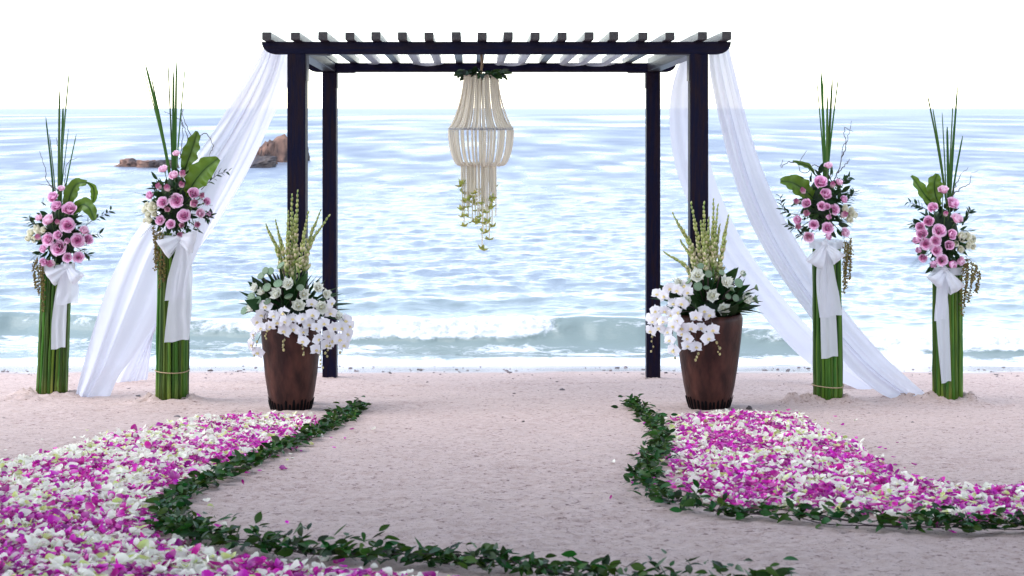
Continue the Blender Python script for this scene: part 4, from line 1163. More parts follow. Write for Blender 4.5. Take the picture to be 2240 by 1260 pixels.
def sc(lst, ox, oy, k):
    return [(ox + a * k, oy + b * k, c * k, *d) for a, b, c, *d in lst]
k1 = 240 / 1260
bouquet(0, (133, 512), (62, 88),
    sc([(597, 172, 40, 'p'), (505, 270, 60, 'h'), (548, 375, 60, 'h'), (690, 408, 75, 'h'), (345, 505, 45, 'p'), (455, 530, 68, 'p'), (557, 560, 40, 'b'), (668, 585, 80, 'o'), (862, 655, 58, 'p'), (340, 735, 45, 'b'), (440, 750, 70, 'o'), (560, 705, 48, 'h'), (905, 755, 55, 'h'), (665, 778, 42, 'd'), (785, 765, 70, 'o'), (395, 860, 50, 'h'), (560, 848, 85, 'o'), (668, 963, 55, 'o'), (795, 955, 58, 'o'), (400, 1010, 45, 'h'), (495, 1035, 55, 'b')], 20, 380, k1),
    sc([(320, 630, 55), (250, 680, 55), (400, 640, 45), (225, 740, 50), (290, 750, 45), (350, 665, 50)], 20, 380, k1),
    [(152, 153, 8), (130, 203, 7), (100, 262, 5), (150, 287, 4), (167, 299, 4), (108, 300, 4), (138, 235, 7)], (126, 440),
    [([(150, 470, -.05), (150, 440, -.06), (165, 405, -.08), (190, 398, -.12)], 15, 0.3), ([(188, 398, -.12), (203, 408, -.1), (206, 425, -.08), (202, 446, -.06)], 8, 0.6), ([(160, 470, -.05), (178, 448, -.10), (195, 455, -.14), (207, 482, -.15)], 15, 0.4)],
    [[(128, 430), (110, 408), (78, 402)], [(130, 420), (102, 395), (100, 370), (85, 330)], [(140, 440), (143, 380), (150, 355), (168, 345)], [(128, 430), (132, 360), (122, 300)]],
    [(84, 560, 640), (92, 565, 650), (80, 568, 630), (96, 570, 680)],
    [[(180, 500), (205, 480), (228, 470), (242, 460)], [(185, 520), (200, 514), (218, 512)], [(90, 500), (72, 490), (62, 478)], [(165, 540), (185, 552), (196, 560)]],
    'bouquet of pink and cream roses with a curled blue green leaf')
k2 = 230 / 1115
bouquet(1, (384, 445), (66, 85),
    sc([(465, 270, 40, 'p'), (325, 437, 50, 'p'), (435, 503, 50, 'p'), (525, 495, 42, 'b'), (520, 610, 40, 'b'), (283, 628, 42, 'b'), (370, 645, 42, 'b'), (185, 715, 48, 'h'), (315, 785, 58, 'o'), (460, 770, 75, 'o'), (645, 692, 60, 'h'), (730, 725, 38, 'b'), (785, 780, 45, 'h'), (640, 808, 50, 'b'), (375, 868, 40, 'b'), (540, 925, 62, 'o'), (718, 905, 48, 'p'), (810, 910, 40, 'd'), (285, 975, 52, 'o'), (400, 1018, 52, 'o'), (517, 1030, 38, 'b'), (680, 1030, 40, 'b'), (510, 1130, 40, 'b')], 290, 280, k2),
    sc([(225, 835, 70), (165, 820, 45), (130, 865, 45), (165, 915, 42), (235, 910, 40), (180, 970, 50), (130, 980, 30)], 290, 280, k2),
    [(309, 140, 5), (318, 146, 8), (367, 135, 4), (379, 160, 7), (386, 140, 7), (406, 142, 6), (330, 170, 5)], (384, 380),
    [([(400, 385, -.02), (408, 360, -.04), (422, 320, -.06), (432, 287, -.08)], 18, 0.0), ([(408, 430, -.06), (424, 400, -.10), (448, 370, -.12), (478, 346, -.14)], 26, 0.2)],
    [[(392, 350), (410, 310), (400, 270), (388, 258), (360, 245)], [(395, 340), (420, 310), (412, 285), (398, 240), (418, 235)], [(433, 300), (450, 292), (464, 312), (466, 325), (458, 338), (460, 346)], [(395, 345), (400, 290), (397, 250), (405, 235)]],
    [(340, 490, 575), (347, 500, 600), (352, 495, 630), (343, 510, 590), (358, 500, 615)],
    [[(440, 415), (460, 395), (480, 380), (500, 375)], [(335, 425), (345, 410), (352, 400)], [(440, 470), (455, 478), (462, 470)]],
    'bouquet of pink and cream roses with two broad green fern leaves, before the slanting drape')
k3 = 220 / 1155
bouquet(2, (1798, 445), (62, 80),
    sc([(645, 225, 48, 'p'), (550, 410, 68, 'h'), (765, 415, 48, 'p'), (690, 450, 40, 'b'), (355, 520, 42, 'b'), (610, 548, 68, 'h'), (285, 635, 42, 'b'), (390, 655, 54, 'h'), (815, 610, 48, 'h'), (570, 685, 55, 'o'), (625, 690, 42, 'h'), (715, 725, 60, 'o'), (393, 775, 46, 'b'), (810, 790, 50, 'b'), (640, 812, 40, 'd'), (290, 845, 48, 'h'), (475, 895, 55, 'o'), (640, 935, 68, 'o'), (305, 925, 46, 'b'), (415, 1040, 55, 'p'), (637, 1035, 42, 'd'), (830, 995, 54, 'p')], 1690, 320, k3),
    sc([(830, 720, 55), (900, 770, 60), (940, 790, 45), (880, 840, 55), (900, 730, 40)], 1690, 320, k3),
    [(1786, 172, 5), (1796, 160, 8), (1801, 163, 4), (1821, 177, 7), (1835, 168, 5), (1810, 215, 7)], (1805, 390),
    [([(1785, 440, -.05), (1765, 420, -.08), (1735, 400, -.10), (1707, 396, -.12)], 20, -0.2), ([(1785, 385, -.04), (1770, 365, -.06), (1752, 358, -.08), (1734, 352, -.1)], 6, 0.5)],
    [[(1818, 398), (1805, 372), (1780, 362), (1765, 378), (1748, 372), (1750, 350), (1765, 330)], [(1822, 398), (1838, 360), (1842, 330), (1855, 300), (1862, 265)], [(1840, 345), (1850, 320), (1847, 280), (1866, 290)], [(1830, 380), (1850, 360), (1858, 348)], [(1750, 355), (1725, 355), (1708, 365), (1712, 350)]],
    [(1843, 520, 640), (1850, 525, 600), (1855, 518, 610), (1847, 530, 630)],
    [[(1840, 410), (1850, 395), (1858, 388)], [(1745, 470), (1725, 466), (1712, 455), (1706, 430)], [(1750, 500), (1735, 498), (1722, 490)], [(1770, 510), (1758, 515), (1748, 512)], [(1850, 440), (1862, 430), (1868, 420)]],
    'bouquet of pink and cream roses with one flat green leaf beside the drape')
def z4(l): return [(1660 + a * 0.619, 140 + b * 0.619, c * 0.619, *d) for a, b, c, *d in l]
bouquet(3, (2062, 515), (62, 82),
    z4([(652, 445, 18, 'p'), (684, 493, 22, 'h'), (615, 507, 18, 'h'), (660, 531, 12, 'b'), (700, 548, 19, 'p'), (600, 555, 17, 'h'), (570, 575, 15, 'h'), (577, 600, 18, 'h'), (640, 587, 25, 'o'), (682, 602, 19, 'h'), (560, 623, 15, 'd'), (590, 635, 20, 'o'), (627, 625, 19, 'o'), (673, 640, 18, 'h'), (629, 658, 18, 'o'), (567, 658, 13, 'd'), (580, 685, 15, 'h'), (617, 705, 15, 'd'), (648, 693, 20, 'o'), (682, 706, 17, 'd'), (712, 697, 16, 'p')]),
    z4([(715, 612, 22), (735, 610, 18), (752, 620, 18), (695, 635, 12), (712, 655, 15), (738, 640, 16), (755, 645, 15)]),
    [(2028, 208, 5), (2095, 192, 6), (2085, 226, 6), (2061, 252, 6), (2072, 283, 7), (2088, 270, 5), (2106, 303, 6), (2040, 240, 5)], (2076, 420),
    [([(2058, 455, -.03), (2035, 440, -.06), (2015, 415, -.08), (1994, 384, -.1)], 13, 0.3), ([(2055, 450, -.06), (2046, 425, -.07), (2044, 400, -.08), (2050, 380, -.09)], 19, 0.0)],
    [[(2080, 430), (2105, 410), (2122, 400), (2124, 380), (2140, 372)], [(2085, 420), (2100, 385), (2118, 365)]],
    [(2104, 565, 690), (2112, 560, 650), (2120, 566, 660), (2128, 575, 620), (2108, 570, 670), (2135, 590, 640)],
    [[(2030, 460), (2010, 450), (1988, 442)], [(2020, 500), (2005, 494), (1998, 490)], [(2110, 480), (2118, 470), (2122, 462)]],
    'bouquet of pink and cream roses with two upright dark leaves')

# ---------------------------------------------------------------- ribbon bows tied round the columns
def strip(mb, spine, wid, wdir, folds=3, amp=0.006, seed=0, n=40, ns=13):
    P = resample(spine, n); wid = np.interp(np.linspace(0, 1, n), np.linspace(0, 1, len(wid)), wid)
    s_ = np.linspace(-1, 1, ns)
    u = np.linspace(0, 1, n)
    dirs = np.array(wdir, float); dirs = dirs / np.linalg.norm(dirs)
    V = P[:, None] + s_[None, :, None] * (wid[:, None, None] * 0.5) * dirs
    off = amp * np.sin(s_[None] * folds * 2.2 + seed + 1.5 * n2(u * 3, u * 0, seed)[:, None]) * (0.6 + 0.4 * n2(s_[None] * 2 + 0 * u[:, None], u[:, None] * 4 + 0 * s_[None], seed + 1))
    V[..., 1] += off - 0.002
    V[..., 0] += 0.3 * off
    V[-1, :, 2] += 0.012 * s_ + 0.004 * np.sin(s_ * 5)
    mb.add(V.reshape(-1, 3), quads_grid(n, ns))

def loop(mb, knot, o, L, Wd, depth, seed):
    o = Vector(o).normalized(); wv = Vector((-o.z, 0, o.x))
    n, ns = 36, 11; V = []
    for k in range(n):
        u = k / (n - 1)
        c = knot + o * (L * math.sin(math.pi * u) ** 0.8) + Vector((0, -depth * math.sin(2 * math.pi * u) * 0.9 - 0.01, 0))
        ww = Wd * (0.22 + 0.78 * math.sin(math.pi * u) ** 0.7)
        for j in range(ns):
            s_ = (j / (ns - 1)) * 2 - 1
            p = c + wv * (s_ * ww * 0.5) + Vector((0, -0.012 * math.cos(s_ * 1.5) * math.sin(math.pi * u) + 0.006 * math.sin(s_ * 6 + seed + u * 4), 0))
            V.append(tuple(p))
    mb.add(V, quads_grid(n, ns))

def bow(i, knot, loops, tails, label):
    D = COLD[i]; s = D / F; bx, by, tx, ty, hw = COLS[i]; rad = hw * s
    Dk = D - rad - 0.035
    kn = W(knot[0], knot[1], Dk)
    t = thing('ribbon_bow', kn, label, 'ribbon', 'white organza bows on the reed columns')
    # band round the column
    cx = W(tx + (bx - tx) * (knot[1] - ty) / (by - ty), knot[1], D)
    mb = MB(); th = np.linspace(0, 2 * np.pi, 48)
    zz = np.linspace(-0.028, 0.028, 6)
    V = [(cx.x + (rad + 0.012 + 0.004 * math.sin(9 * a + z * 60)) * math.cos(a), cx.y + (rad + 0.012 + 0.004 * math.sin(9 * a + z * 60)) * math.sin(a), cx.z + z) for a in th for z in zz]
    mb.add(V, quads_grid(48, 6)); wpart(t, 'band', mb, [M['organza']])
    mb = MB(); V, Fq = ICO2; mb.add(V * np.array([0.028, 0.03, 0.03]) * (1 + 0.12 * n3(V, 3, i))[:, None] + np.array(kn) + np.array([0, 0.005, 0]), Fq); wpart(t, 'knot', mb, [M['organza']])
    for (lx, ly, wd) in loops:
        e = W(lx, ly, Dk); mb = MB(); d = e - kn
        loop(mb, kn, d, d.length * 0.9, wd * s * 0.85, 0.055, lx); wpart(t, 'loop', mb, [M['organza']])
    for path, wd in tails:
        mb = MB(); strip(mb, [W(px, py, Dk - 0.008 - 0.004 * k) for k, (px, py) in enumerate(path)], [w_ * s for w_ in wd], (1, 0.15, 0), 3, 0.007, int(path[0][0]), 44); wpart(t, 'tail', mb, [M['organza']])
bow(0, (146, 583), [(106, 612, 44), (178, 616, 34)], [([(148, 580), (150, 610), (148, 640), (146, 665)], [16, 36, 46, 46]), ([(144, 585), (136, 640), (130, 700), (128, 762)], [14, 26, 30, 30])], 'white organza bow on the short leaning reed column clear of the drape')
bow(1, (392, 520), [(352, 548, 56), (432, 530, 60)], [([(395, 525), (400, 560), (390, 610), (384, 655)], [16, 40, 44, 44]), ([(396, 525), (402, 580), (394, 660), (387, 746)], [14, 40, 50, 52])], 'large white organza bow with broad double tails before the slanting drape')
bow(2, (1805, 534), [(1776, 585, 42), (1838, 572, 38)], [([(1804, 540), (1806, 600), (1812, 650), (1818, 692)], [22, 40, 50, 52]), ([(1806, 540), (1808, 610), (1812, 700), (1815, 782)], [18, 30, 36, 38])], 'white organza bow with straight wide tails on the column beside the pot')
bow(3, (2066, 590), [(2036, 622, 40), (2096, 640, 42)], [([(2064, 590), (2060, 640), (2064, 740), (2070, 836)], [18, 30, 28, 22]), ([(2068, 590), (2064, 630), (2058, 670), (2056, 700)], [14, 24, 26, 26])], 'white organza bow with one long thin tail on the column at the drape tip')

# ---------------------------------------------------------------- flower chandelier
DCH = 11.55
def chandelier():
    s = DCH / F; cx = 1052
    k_r = 8; tt = (DCH - 10.13) / (DB - 10.13)
    xr = raft_x[k_r][0] * (1 - tt) + raft_x[k_r][1] * tt
    zr_ = ZFT + (ZBT - ZFT) * (DCH - DF) / (DB - DF)
    ax = Vector(((cx - 1120) / F * DCH, DCH, 0))
    Z = lambda py: ZC - (py - 237) / F * DCH
    root = Vector((ax.x, ax.y, Z(165)))
    t = thing('flower_chandelier', root, 'hanging chandelier of cream flower strings with a leafy crown', 'chandelier')
    def part_l(name, mb, mats, smooth=True, M_=None): return link(name, mb.mesh(name, mats, smooth), t, M_)
    mb = MB(); tube(mb, [(xr - ax.x, 0, zr_ + 0.06 - root.z), (0.01, 0, 0.09), (0, 0, 0.0), (0, 0, -0.25), (0, 0, -(283 - 165) * s)], [0.011, 0.011, 0.008, 0.002, 0.002], 8)
    part_l('hanging_rope', mb, [M['rope']])
    for py, rp, nm in ((163, 37, 'top_ring'), (283, 71, 'wide_ring'), (357, 36, 'lower_ring')):
        for dz in ((0, 0.012) if nm == 'wide_ring' else (0,)):
            th = np.linspace(0, 2 * np.pi, 60)
            mb = MB(); tube(mb, np.stack([rp * s * np.cos(th), rp * s * np.sin(th), np.full(60, Z(py) - root.z + dz)], 1), 0.003, 5, 0, False); part_l(nm, mb, [M['wire']])
    for a in range(4):
        c_, s_ = math.cos(a * math.pi / 4 + 0.3), math.sin(a * math.pi / 4 + 0.3); q = 71 * s
        mb = MB(); tube(mb, [(-q * c_, -q * s_, Z(283) - root.z), (0, 0, Z(283) - root.z), (q * c_, q * s_, Z(283) - root.z)], 0.0022, 4); part_l('spoke', mb, [M['wire']])
    def strand(path, rad=0.0082, pitch=0.018):
        P0 = resample(path, 60); L = np.sum(np.linalg.norm(np.diff(P0, axis=0), axis=1)); n = max(4, int(L / pitch)) * 3
        P = resample(path, n); k = np.arange(n) % 3
        mb = MB(); tube(mb, P, np.where(k == 1, rad, rad * 0.62), 6); return mb
    def pr(rp, py): return (rp * s, 0, Z(py) - root.z)
    up = [strand([pr(36, 163), pr(38.5, 185), pr(43, 210), pr(52, 243), pr(62, 268), pr(71, 282)]).mesh('flower_string', [M['bead']]),
          strand([pr(36, 163), pr(37, 190), pr(41, 220), pr(49, 252), pr(60, 274), pr(71, 283)]).mesh('flower_string', [M['bead']])]
    dn = [strand([pr(71, 284), pr(70, 305), pr(66, 330), pr(58, 352), pr(50, 361), pr(42, 360), pr(36, 357)]).mesh('flower_string', [M['bead']]),
          strand([pr(71, 284), pr(68.5, 310), pr(62, 340), pr(53, 357), pr(44, 358), pr(36, 356)]).mesh('flower_string', [M['bead']])]
    r = random.Random(8)
    n = 76
    for k in range(n):
        a = k * 2 * math.pi / n + r.uniform(-0.05, 0.05)
        link('flower_string', r.choice(up), t, Matrix.Rotation(a, 4, 'Z'))
        link('flower_string', r.choice(dn), t, Matrix.Rotation(a + r.uniform(-0.04, 0.04), 4, 'Z'))
    low = strand([(0, 0, 0), (0.001, 0, -0.5), (0, 0, -1.0)], 0.0085, 0.02)
    lows = {}
    fl = MB()
    for j in range(5):
        V, Fq, tp = flat_petal(1.0, 0.26, j * 1.257, 6, 3, cup=-0.5)
        fl.add(V, Fq, 0, tp)
    V, Fq = ICO1; fl.add(V * 0.16, Fq)
    flm = fl.mesh('green_flower', [M['seed_flower']])
    ends = [(1008, 405), (1012, 430), (1017, 450), (1010, 482), (1025, 475), (1016, 502), (1038, 425), (1035, 450), (1053, 462), (1050, 475), (1083, 412), (1078, 435), (1067, 492), (1077, 494), (1056, 508), (1069, 528), (1055, 553), (1046, 440), (1060, 450), (1030, 440), (1022, 458), (1040, 468), (1062, 470), (1073, 456), (1046, 490), (1033, 486), (1064, 512)]
    def put_low(x, y, py):
        L = round((Z(356) - Z(py)) / 0.04) * 0.04
        if L not in lows: lows[L] = strand([(0, 0, 0), (0.002, 0, -L / 2), (0, 0, -L)], 0.0078, 0.017).mesh('flower_string', [M['bead']])
        link('flower_string', lows[L], t, Matrix.Translation((x, y, Z(356) - root.z)))
        return L
    for px, py in ends:
        x = (px - cx) * s; rr = 35 * s
        y = -math.sqrt(max(0, rr * rr - x * x)) * r.choice((1, 1, -0.6, 0.5))
        x += r.uniform(-.004, .004)
        L = put_low(x, y, py - 6)
        for q in range(2 if r.random() < 0.4 else 1):
            zq = Z(356) - root.z - L + q * 0.06 - 0.004
            link('green_flower', flm, t, orient(Vector((x + r.uniform(-.008, .008), y, zq)), (r.uniform(-.6, .6), r.uniform(-1, .2), -0.7), r.uniform(0.046, 0.064)) @ Matrix.Identity(4))
    for k in range(56):
        a = r.uniform(0, 6.283); rr = r.uniform(0.55, 1.05) * 35 * s
        put_low(rr * math.cos(a), rr * math.sin(a), r.uniform(385, 470))
    # leafy crown
    for k in range(84):
        a = k * 2 * math.pi / 84 * 3 + r.uniform(-0.2, 0.2)
        rr = r.uniform(28, 44) * s
        d = Vector((math.cos(a), math.sin(a), r.uniform(-0.6, 0.5))) + Vector((r.uniform(-.7, .7), r.uniform(-.7, .7), 0))
        link('leaf', r.choice(LEAF), t, orient(Vector((rr * math.cos(a), rr * math.sin(a), r.uniform(0.0, 0.035))), d, r.uniform(0.075, 0.125), r.uniform(-1, 1), 'Y'))
chandelier()

# ---------------------------------------------------------------- leaf garlands on the sand
def batch(bases, mats4, pick):
    """merge many transformed copies of small base patches; returns V, F, base index"""
    Vs, Fs, off = [], [], 0
    idx = []
    for b, (V, Fq) in enumerate(bases):
        sel = np.where(pick == b)[0]
        if len(sel) == 0: continue
        Ms = mats4[sel]
        P = np.einsum('nij,vj->nvi', Ms[:, :3, :3], V) + Ms[:, None, :3, 3]
        f = Fq[None] + (np.arange(len(sel)) * len(V))[:, None, None] + off
        Vs.append(P.reshape(-1, 3)); Fs.append(f.reshape(-1, Fq.shape[1])); off += len(sel) * len(V)
        idx.append(np.repeat(sel, len(Fq)))
    return np.concatenate(Vs), np.concatenate(Fs), np.concatenate(idx)

def garland(path, label, seed, dens=230, wide=0.037):
    r = random.Random(seed)
    P = resample([GP(*p) for p in path], 500)
    L = np.sum(np.linalg.norm(np.diff(P, axis=0), axis=1))
    P[:, 2] = sandz(P[:, 0], P[:, 1])
    base = Vector(P[250])
    t = thing('leaf_garland', base, label, 'garland', 'green leaf garlands edging the petals')
    for q in range(3):
        w1 = np.cumsum(rng.normal(0, 0.004, 500)); w1 -= np.linspace(0, w1[-1], 500)
        Q = P.copy(); Q[:, 0] += 0.02 * n2(np.arange(500) * 0.05, np.full(500, q * 1.0), seed); Q[:, 1] += 0.02 * n2(np.arange(500) * 0.05, np.full(500, 9.0 + q), seed)
        Q[:, 2] += 0.022 + 0.016 * n2(np.arange(500) * 0.06, np.full(500, 19.0 + q), seed)
        mb = MB(); tube(mb, Q[::2], 0.0022, 5); wpart(t, 'vine', mb, [M['twig']])
    items = []
    N = int(L * dens)
    for k in range(int(N * 1.8)):
        u = r.random() * 498
        if k >= N and P[int(u)][1] > 5.3: continue
        i = int(u); p = Vector(P[i]); d = Vector(P[i + 1] - P[i]).normalized(); sd_ = Vector((-d.y, d.x, 0))
        cl = 0.75 + 0.5 * float(n2(u * 0.08, 0.5, seed + 3))
        lat = r.gauss(0, wide) * cl
        h = abs(r.gauss(0.015, 0.028)) * cl * (1.35 if p.y < 5.3 else 1.0)
        ps = p + sd_ * lat + Vector((0, 0, 0.014 + h))
        ax = d * r.choice((1, 1, -0.4)) * r.uniform(0.3, 1) + sd_ * (r.uniform(-0.9, 0.9) + lat * 12) + Vector((0, 0, r.uniform(-0.2, 0.38) if h > 0.02 else r.uniform(0.0, 0.4)))
        Lf = r.uniform(0.036, 0.066) * (0.95 if p.y < 5.3 else 1.0)
        m = orient(ps, ax, (Lf * r.uniform(0.85, 1.15), Lf, Lf), r.gauss(0, 0.7), 'Y')
        items.append((ps.y, r.randrange(len(GLEAF)), m))
    # stray sprigs that stand up
    for k in range(int(L * 1.3)):
        i = r.randrange(10, 490); p = Vector(P[i]) + Vector((r.gauss(0, 0.03), r.gauss(0, 0.03), 0.02)); dr = Vector((r.uniform(-1, 1), r.uniform(-1, 1), r.uniform(0.5, 1.2))).normalized()
        Ls = r.uniform(0.04, 0.09); e = p + dr * Ls
        mb = MB(); tube(mb, [p, (p + e) / 2 + Vector((0, 0, 0.01)), e], 0.0016, 4); wpart(t, 'sprig', mb, [M['twig']])
        for q in range(4):
            pp = p.lerp(e, 0.35 + 0.2 * q); items.append((pp.y, r.randrange(4), orient(pp, dr + Vector((r.uniform(-1, 1), r.uniform(-1, 1), r.uniform(-.3, .3))), r.uniform(0.04, 0.06), r.gauss(0, .6), 'Y')))
    items.sort(key=lambda a: abs(a[0] - 4.75) if a[0] < 4.75 else a[0] - 4.75)
    for y, g, m in items[:290]: part(t, 'leaf', GLEAF[g], m)
    rest = items[290:]
    ms = np.array([np.array(Matrix.Translation(-base) @ m) for _, _, m in rest]); pk = np.array([g for _, g, _ in rest])
    V, Fq, _ = batch(GLEAF_P, ms, pk)
    o = link('leaf_mass', mesh_np('leaf_mass', V, Fq, [M['garland_leaf']]), t); o['kind'] = 'stuff'

GL = [(795, 890), (765, 908), (722, 938), (668, 966), (605, 998), (535, 1030), (455, 1062), (398, 1092), (368, 1128), (380, 1162), (440, 1188), (530, 1206), (640, 1220), (780, 1234), (920, 1244), (1060, 1255), (1200, 1272), (1380, 1296), (1560, 1305), (1800, 1330)]
GR = [(1375, 888), (1408, 912), (1440, 945), (1446, 985), (1420, 1022), (1412, 1060), (1440, 1092), (1492, 1112), (1560, 1126), (1640, 1132), (1710, 1134), (1800, 1146), (1900, 1152), (2000, 1162), (2100, 1164), (2240, 1168), (2400, 1172)]
garland(GL, 'long leaf garland that winds from beside the pot and sweeps across the aisle', 1)
garland(GR, 'leaf garland edging the petals before the pot whose rim is bare on one side', 2, 220, 0.034)

# ---------------------------------------------------------------- petal carpets
def petal_patch(L, Wd, cup, curl, nl=4, nw=3, blunt=0.8):
    t = np.linspace(0, 1, nl)[:, None]; s = np.linspace(-1, 1, nw)[None]
    wv = Wd * np.sin(np.pi * np.clip(t, 0.05, 0.93) ** blunt) ** 0.7
    x = s * wv; y = L * (t - 0.5) - 0.08 * s ** 2 * t
    z = cup * (s ** 2) * wv * 1.2 + curl * (t - 0.45) ** 2 + 0 * x
    return np.stack([x, y + 0 * x, z], -1).reshape(-1, 3), quads_grid(nl, nw), (t + 0 * s).ravel()
PETP = [petal_patch(1.0, 0.46, 0.35, 0.5, 5, 4), petal_patch(1.0, 0.40, 0.6, -0.7, 5, 4), petal_patch(0.95, 0.5, -0.3, -0.6, 5, 4), petal_patch(1.15, 0.30, 0.5, 0.7, 5, 4, 0.9), petal_patch(0.9, 0.52, 0.7, 0.25, 5, 4)]
PMATS = ['pet_m', 'pet_w', 'pet_g']
PETM = [[mesh_np('petal', V, Fq, [M[m]], True, None, {'tip': tp}) for V, Fq, tp in PETP] for m in PMATS]
PLAB = ['loose magenta petal lying in the scattered flower carpet', 'loose white petal lying in the scattered flower carpet', 'loose yellow green petal lying in the scattered flower carpet']
PGRP = ['magenta petals strewn on the sand', 'white petals strewn on the sand', 'yellow green petals strewn on the sand']

def inside(poly, x, y):
    c = np.zeros(len(x), bool); n = len(poly)
    for i in range(n):
        x0, y0 = poly[i]; x1, y1 = poly[(i + 1) % n]
        if y0 == y1: continue
        cond = ((y0 > y) != (y1 > y)) & (x < (x1 - x0) * (y - y0) / (y1 - y0) + x0)
        c ^= cond
    return c

def edge_dist(poly, x, y):
    d = np.full(len(x), 9.0)
    for i in range(len(poly)):
        a = np.array(poly[i]); b = np.array(poly[(i + 1) % len(poly)]); ab = b - a
        t = np.clip(((x - a[0]) * ab[0] + (y - a[1]) * ab[1]) / (ab @ ab + 1e-9), 0, 1)
        d = np.minimum(d, np.hypot(x - a[0] - t * ab[0], y - a[1] - t * ab[1]))
    return d

PL = [(590, 912), (660, 914), (712, 926), (690, 950), (620, 985), (540, 1020), (455, 1052), (380, 1085), (342, 1130), (356, 1175), (440, 1208), (560, 1230), (680, 1250), (800, 1266), (1000, 1285), (1100, 1310), (-150, 1310), (-350, 1060), (-150, 1030), (0, 1018), (60, 1008), (130, 988), (250, 955), (330, 943), (420, 924), (480, 918)]
PR = [(1462, 916), (1510, 911), (1600, 908), (1755, 912), (1800, 942), (1850, 968), (1915, 1002), (1950, 1032), (2050, 1054), (2150, 1068), (2240, 1066), (2420, 1066), (2420, 1160), (2240, 1152), (2100, 1148), (1950, 1138), (1850, 1128), (1700, 1112), (1600, 1108), (1505, 1092), (1455, 1060), (1466, 1010), (1474, 960)]

def scatter(poly_px, density, seed, halo):
    r = np.random.default_rng(seed)
    poly = []
    for k in range(len(poly_px)):               # straight in pixels -> follow the ground
        a, b = poly_px[k], poly_px[(k + 1) % len(poly_px)]
        for u in np.linspace(0, 1, 6)[:-1]:
            q = (a[0] + (b[0] - a[0]) * u, a[1] + (b[1] - a[1]) * u); D = GD(q[1]); poly.append(((q[0] - 1120) / F * D, D))
    pa = np.array(poly)
    x0, y0 = pa.min(0) - 0.3; x1, y1 = pa.max(0) + 0.3
    N = int((x1 - x0) * (y1 - y0) * density)
    x = r.uniform(x0, x1, N); y = r.uniform(y0, y1, N)
    ins = inside(poly, x, y); d = edge_dist(poly, x, y)
    wob = 0.10 * n2(x * 3, y * 3, seed)
    prob = np.where(ins, 0.18 + 0.82 * np.clip((d + wob) / 0.10, 0, 1), halo * np.exp(-d / 0.09) * 0.10)
    keep = r.random(N) < prob
    x, y, d, ins = x[keep], y[keep], np.where(ins, d, -d)[keep], ins[keep]
    n = len(x)
    # colour: clumps of magenta, paler towards the outer edge
    f = 0.15 * n2(x * 1.6, y * 1.6, seed + 5) + 0.25 * n2(x * 4, y * 4, seed + 6) + 0.6 * n2(x * 12, y * 12, seed + 7)
    return x, y, d, f, r, n

def lay(poly_px, density, seed, label, name, outer_white, halo=1.0, mag=0.05):
    x, y, d, f, r, n = scatter(poly_px, density, seed, halo)
    if outer_white is not None:
        ow = outer_white(x, y)
    else: ow = 0
    c = np.where(f + r.normal(0, 0.38, n) - ow > mag, 0, 1)
    c = np.where((c == 1) & (r.random(n) < 0.16), 2, c)
    z = sandz(x, y) + 0.006 + np.abs(r.normal(0, 0.011, n)) * np.clip(d / 0.1 + 0.35, 0.2, 1)
    size = np.where(c == 0, r.uniform(0.022, 0.046, n), r.uniform(0.023, 0.050, n)) * (0.82 + 0.38 * (r.random(n) < 0.2))
    tilt = np.clip(np.abs(r.normal(0, 0.48, n)), 0, 1.25); taz = r.uniform(0, 2 * np.pi, n); yaw = r.uniform(0, 2 * np.pi, n)
    z += 0.5 * size * np.sin(tilt) * 0.35
    pick = r.integers(0, len(PETP), n)
    pick = np.where((c == 0) & (r.random(n) < 0.35), 3, pick)
    def mats_for(ii):
        out = np.zeros((len(ii), 4, 4))
        k = 0
        cy, sy = np.cos(yaw[ii]), np.sin(yaw[ii])
        Rz = np.zeros((len(ii), 3, 3)); Rz[:, 0, 0] = cy; Rz[:, 0, 1] = -sy; Rz[:, 1, 0] = sy; Rz[:, 1, 1] = cy; Rz[:, 2, 2] = 1
        ux, uy = np.cos(taz[ii]), np.sin(taz[ii]); ct, st = np.cos(tilt[ii]), np.sin(tilt[ii])
        Rt = np.zeros_like(Rz)
        Rt[:, 0, 0] = ct + ux * ux * (1 - ct); Rt[:, 0, 1] = ux * uy * (1 - ct); Rt[:, 0, 2] = uy * st
        Rt[:, 1, 0] = ux * uy * (1 - ct); Rt[:, 1, 1] = ct + uy * uy * (1 - ct); Rt[:, 1, 2] = -ux * st
        Rt[:, 2, 0] = -uy * st; Rt[:, 2, 1] = ux * st; Rt[:, 2, 2] = ct
        out[:, :3, :3] = np.einsum('nij,njk->nik', Rt, Rz) * size[ii][:, None, None]
        out[:, 0, 3], out[:, 1, 3], out[:, 2, 3] = x[ii], y[ii], z[ii]; out[:, 3, 3] = 1
        return out
    return dict(x=x, y=y, z=z, c=c, pick=pick, size=size, mats=mats_for, n=n, name=name, label=label)

carpL = lay(PL, 2900, 5, 'broad carpet of magenta and white petals beside the long winding garland', 'petal_carpet', lambda x, y: 0.75 * np.clip((-1.75 - x) * 0.9 + (y - 7.0) * 0.22 - 0.25, 0, 1) * (y > 5.6), 0.8, 0.02)
carpR = lay(PR, 2900, 6, 'carpet of magenta and white petals before the pot with its rim bare on one side', 'petal_carpet', None, 0.3, -0.05)
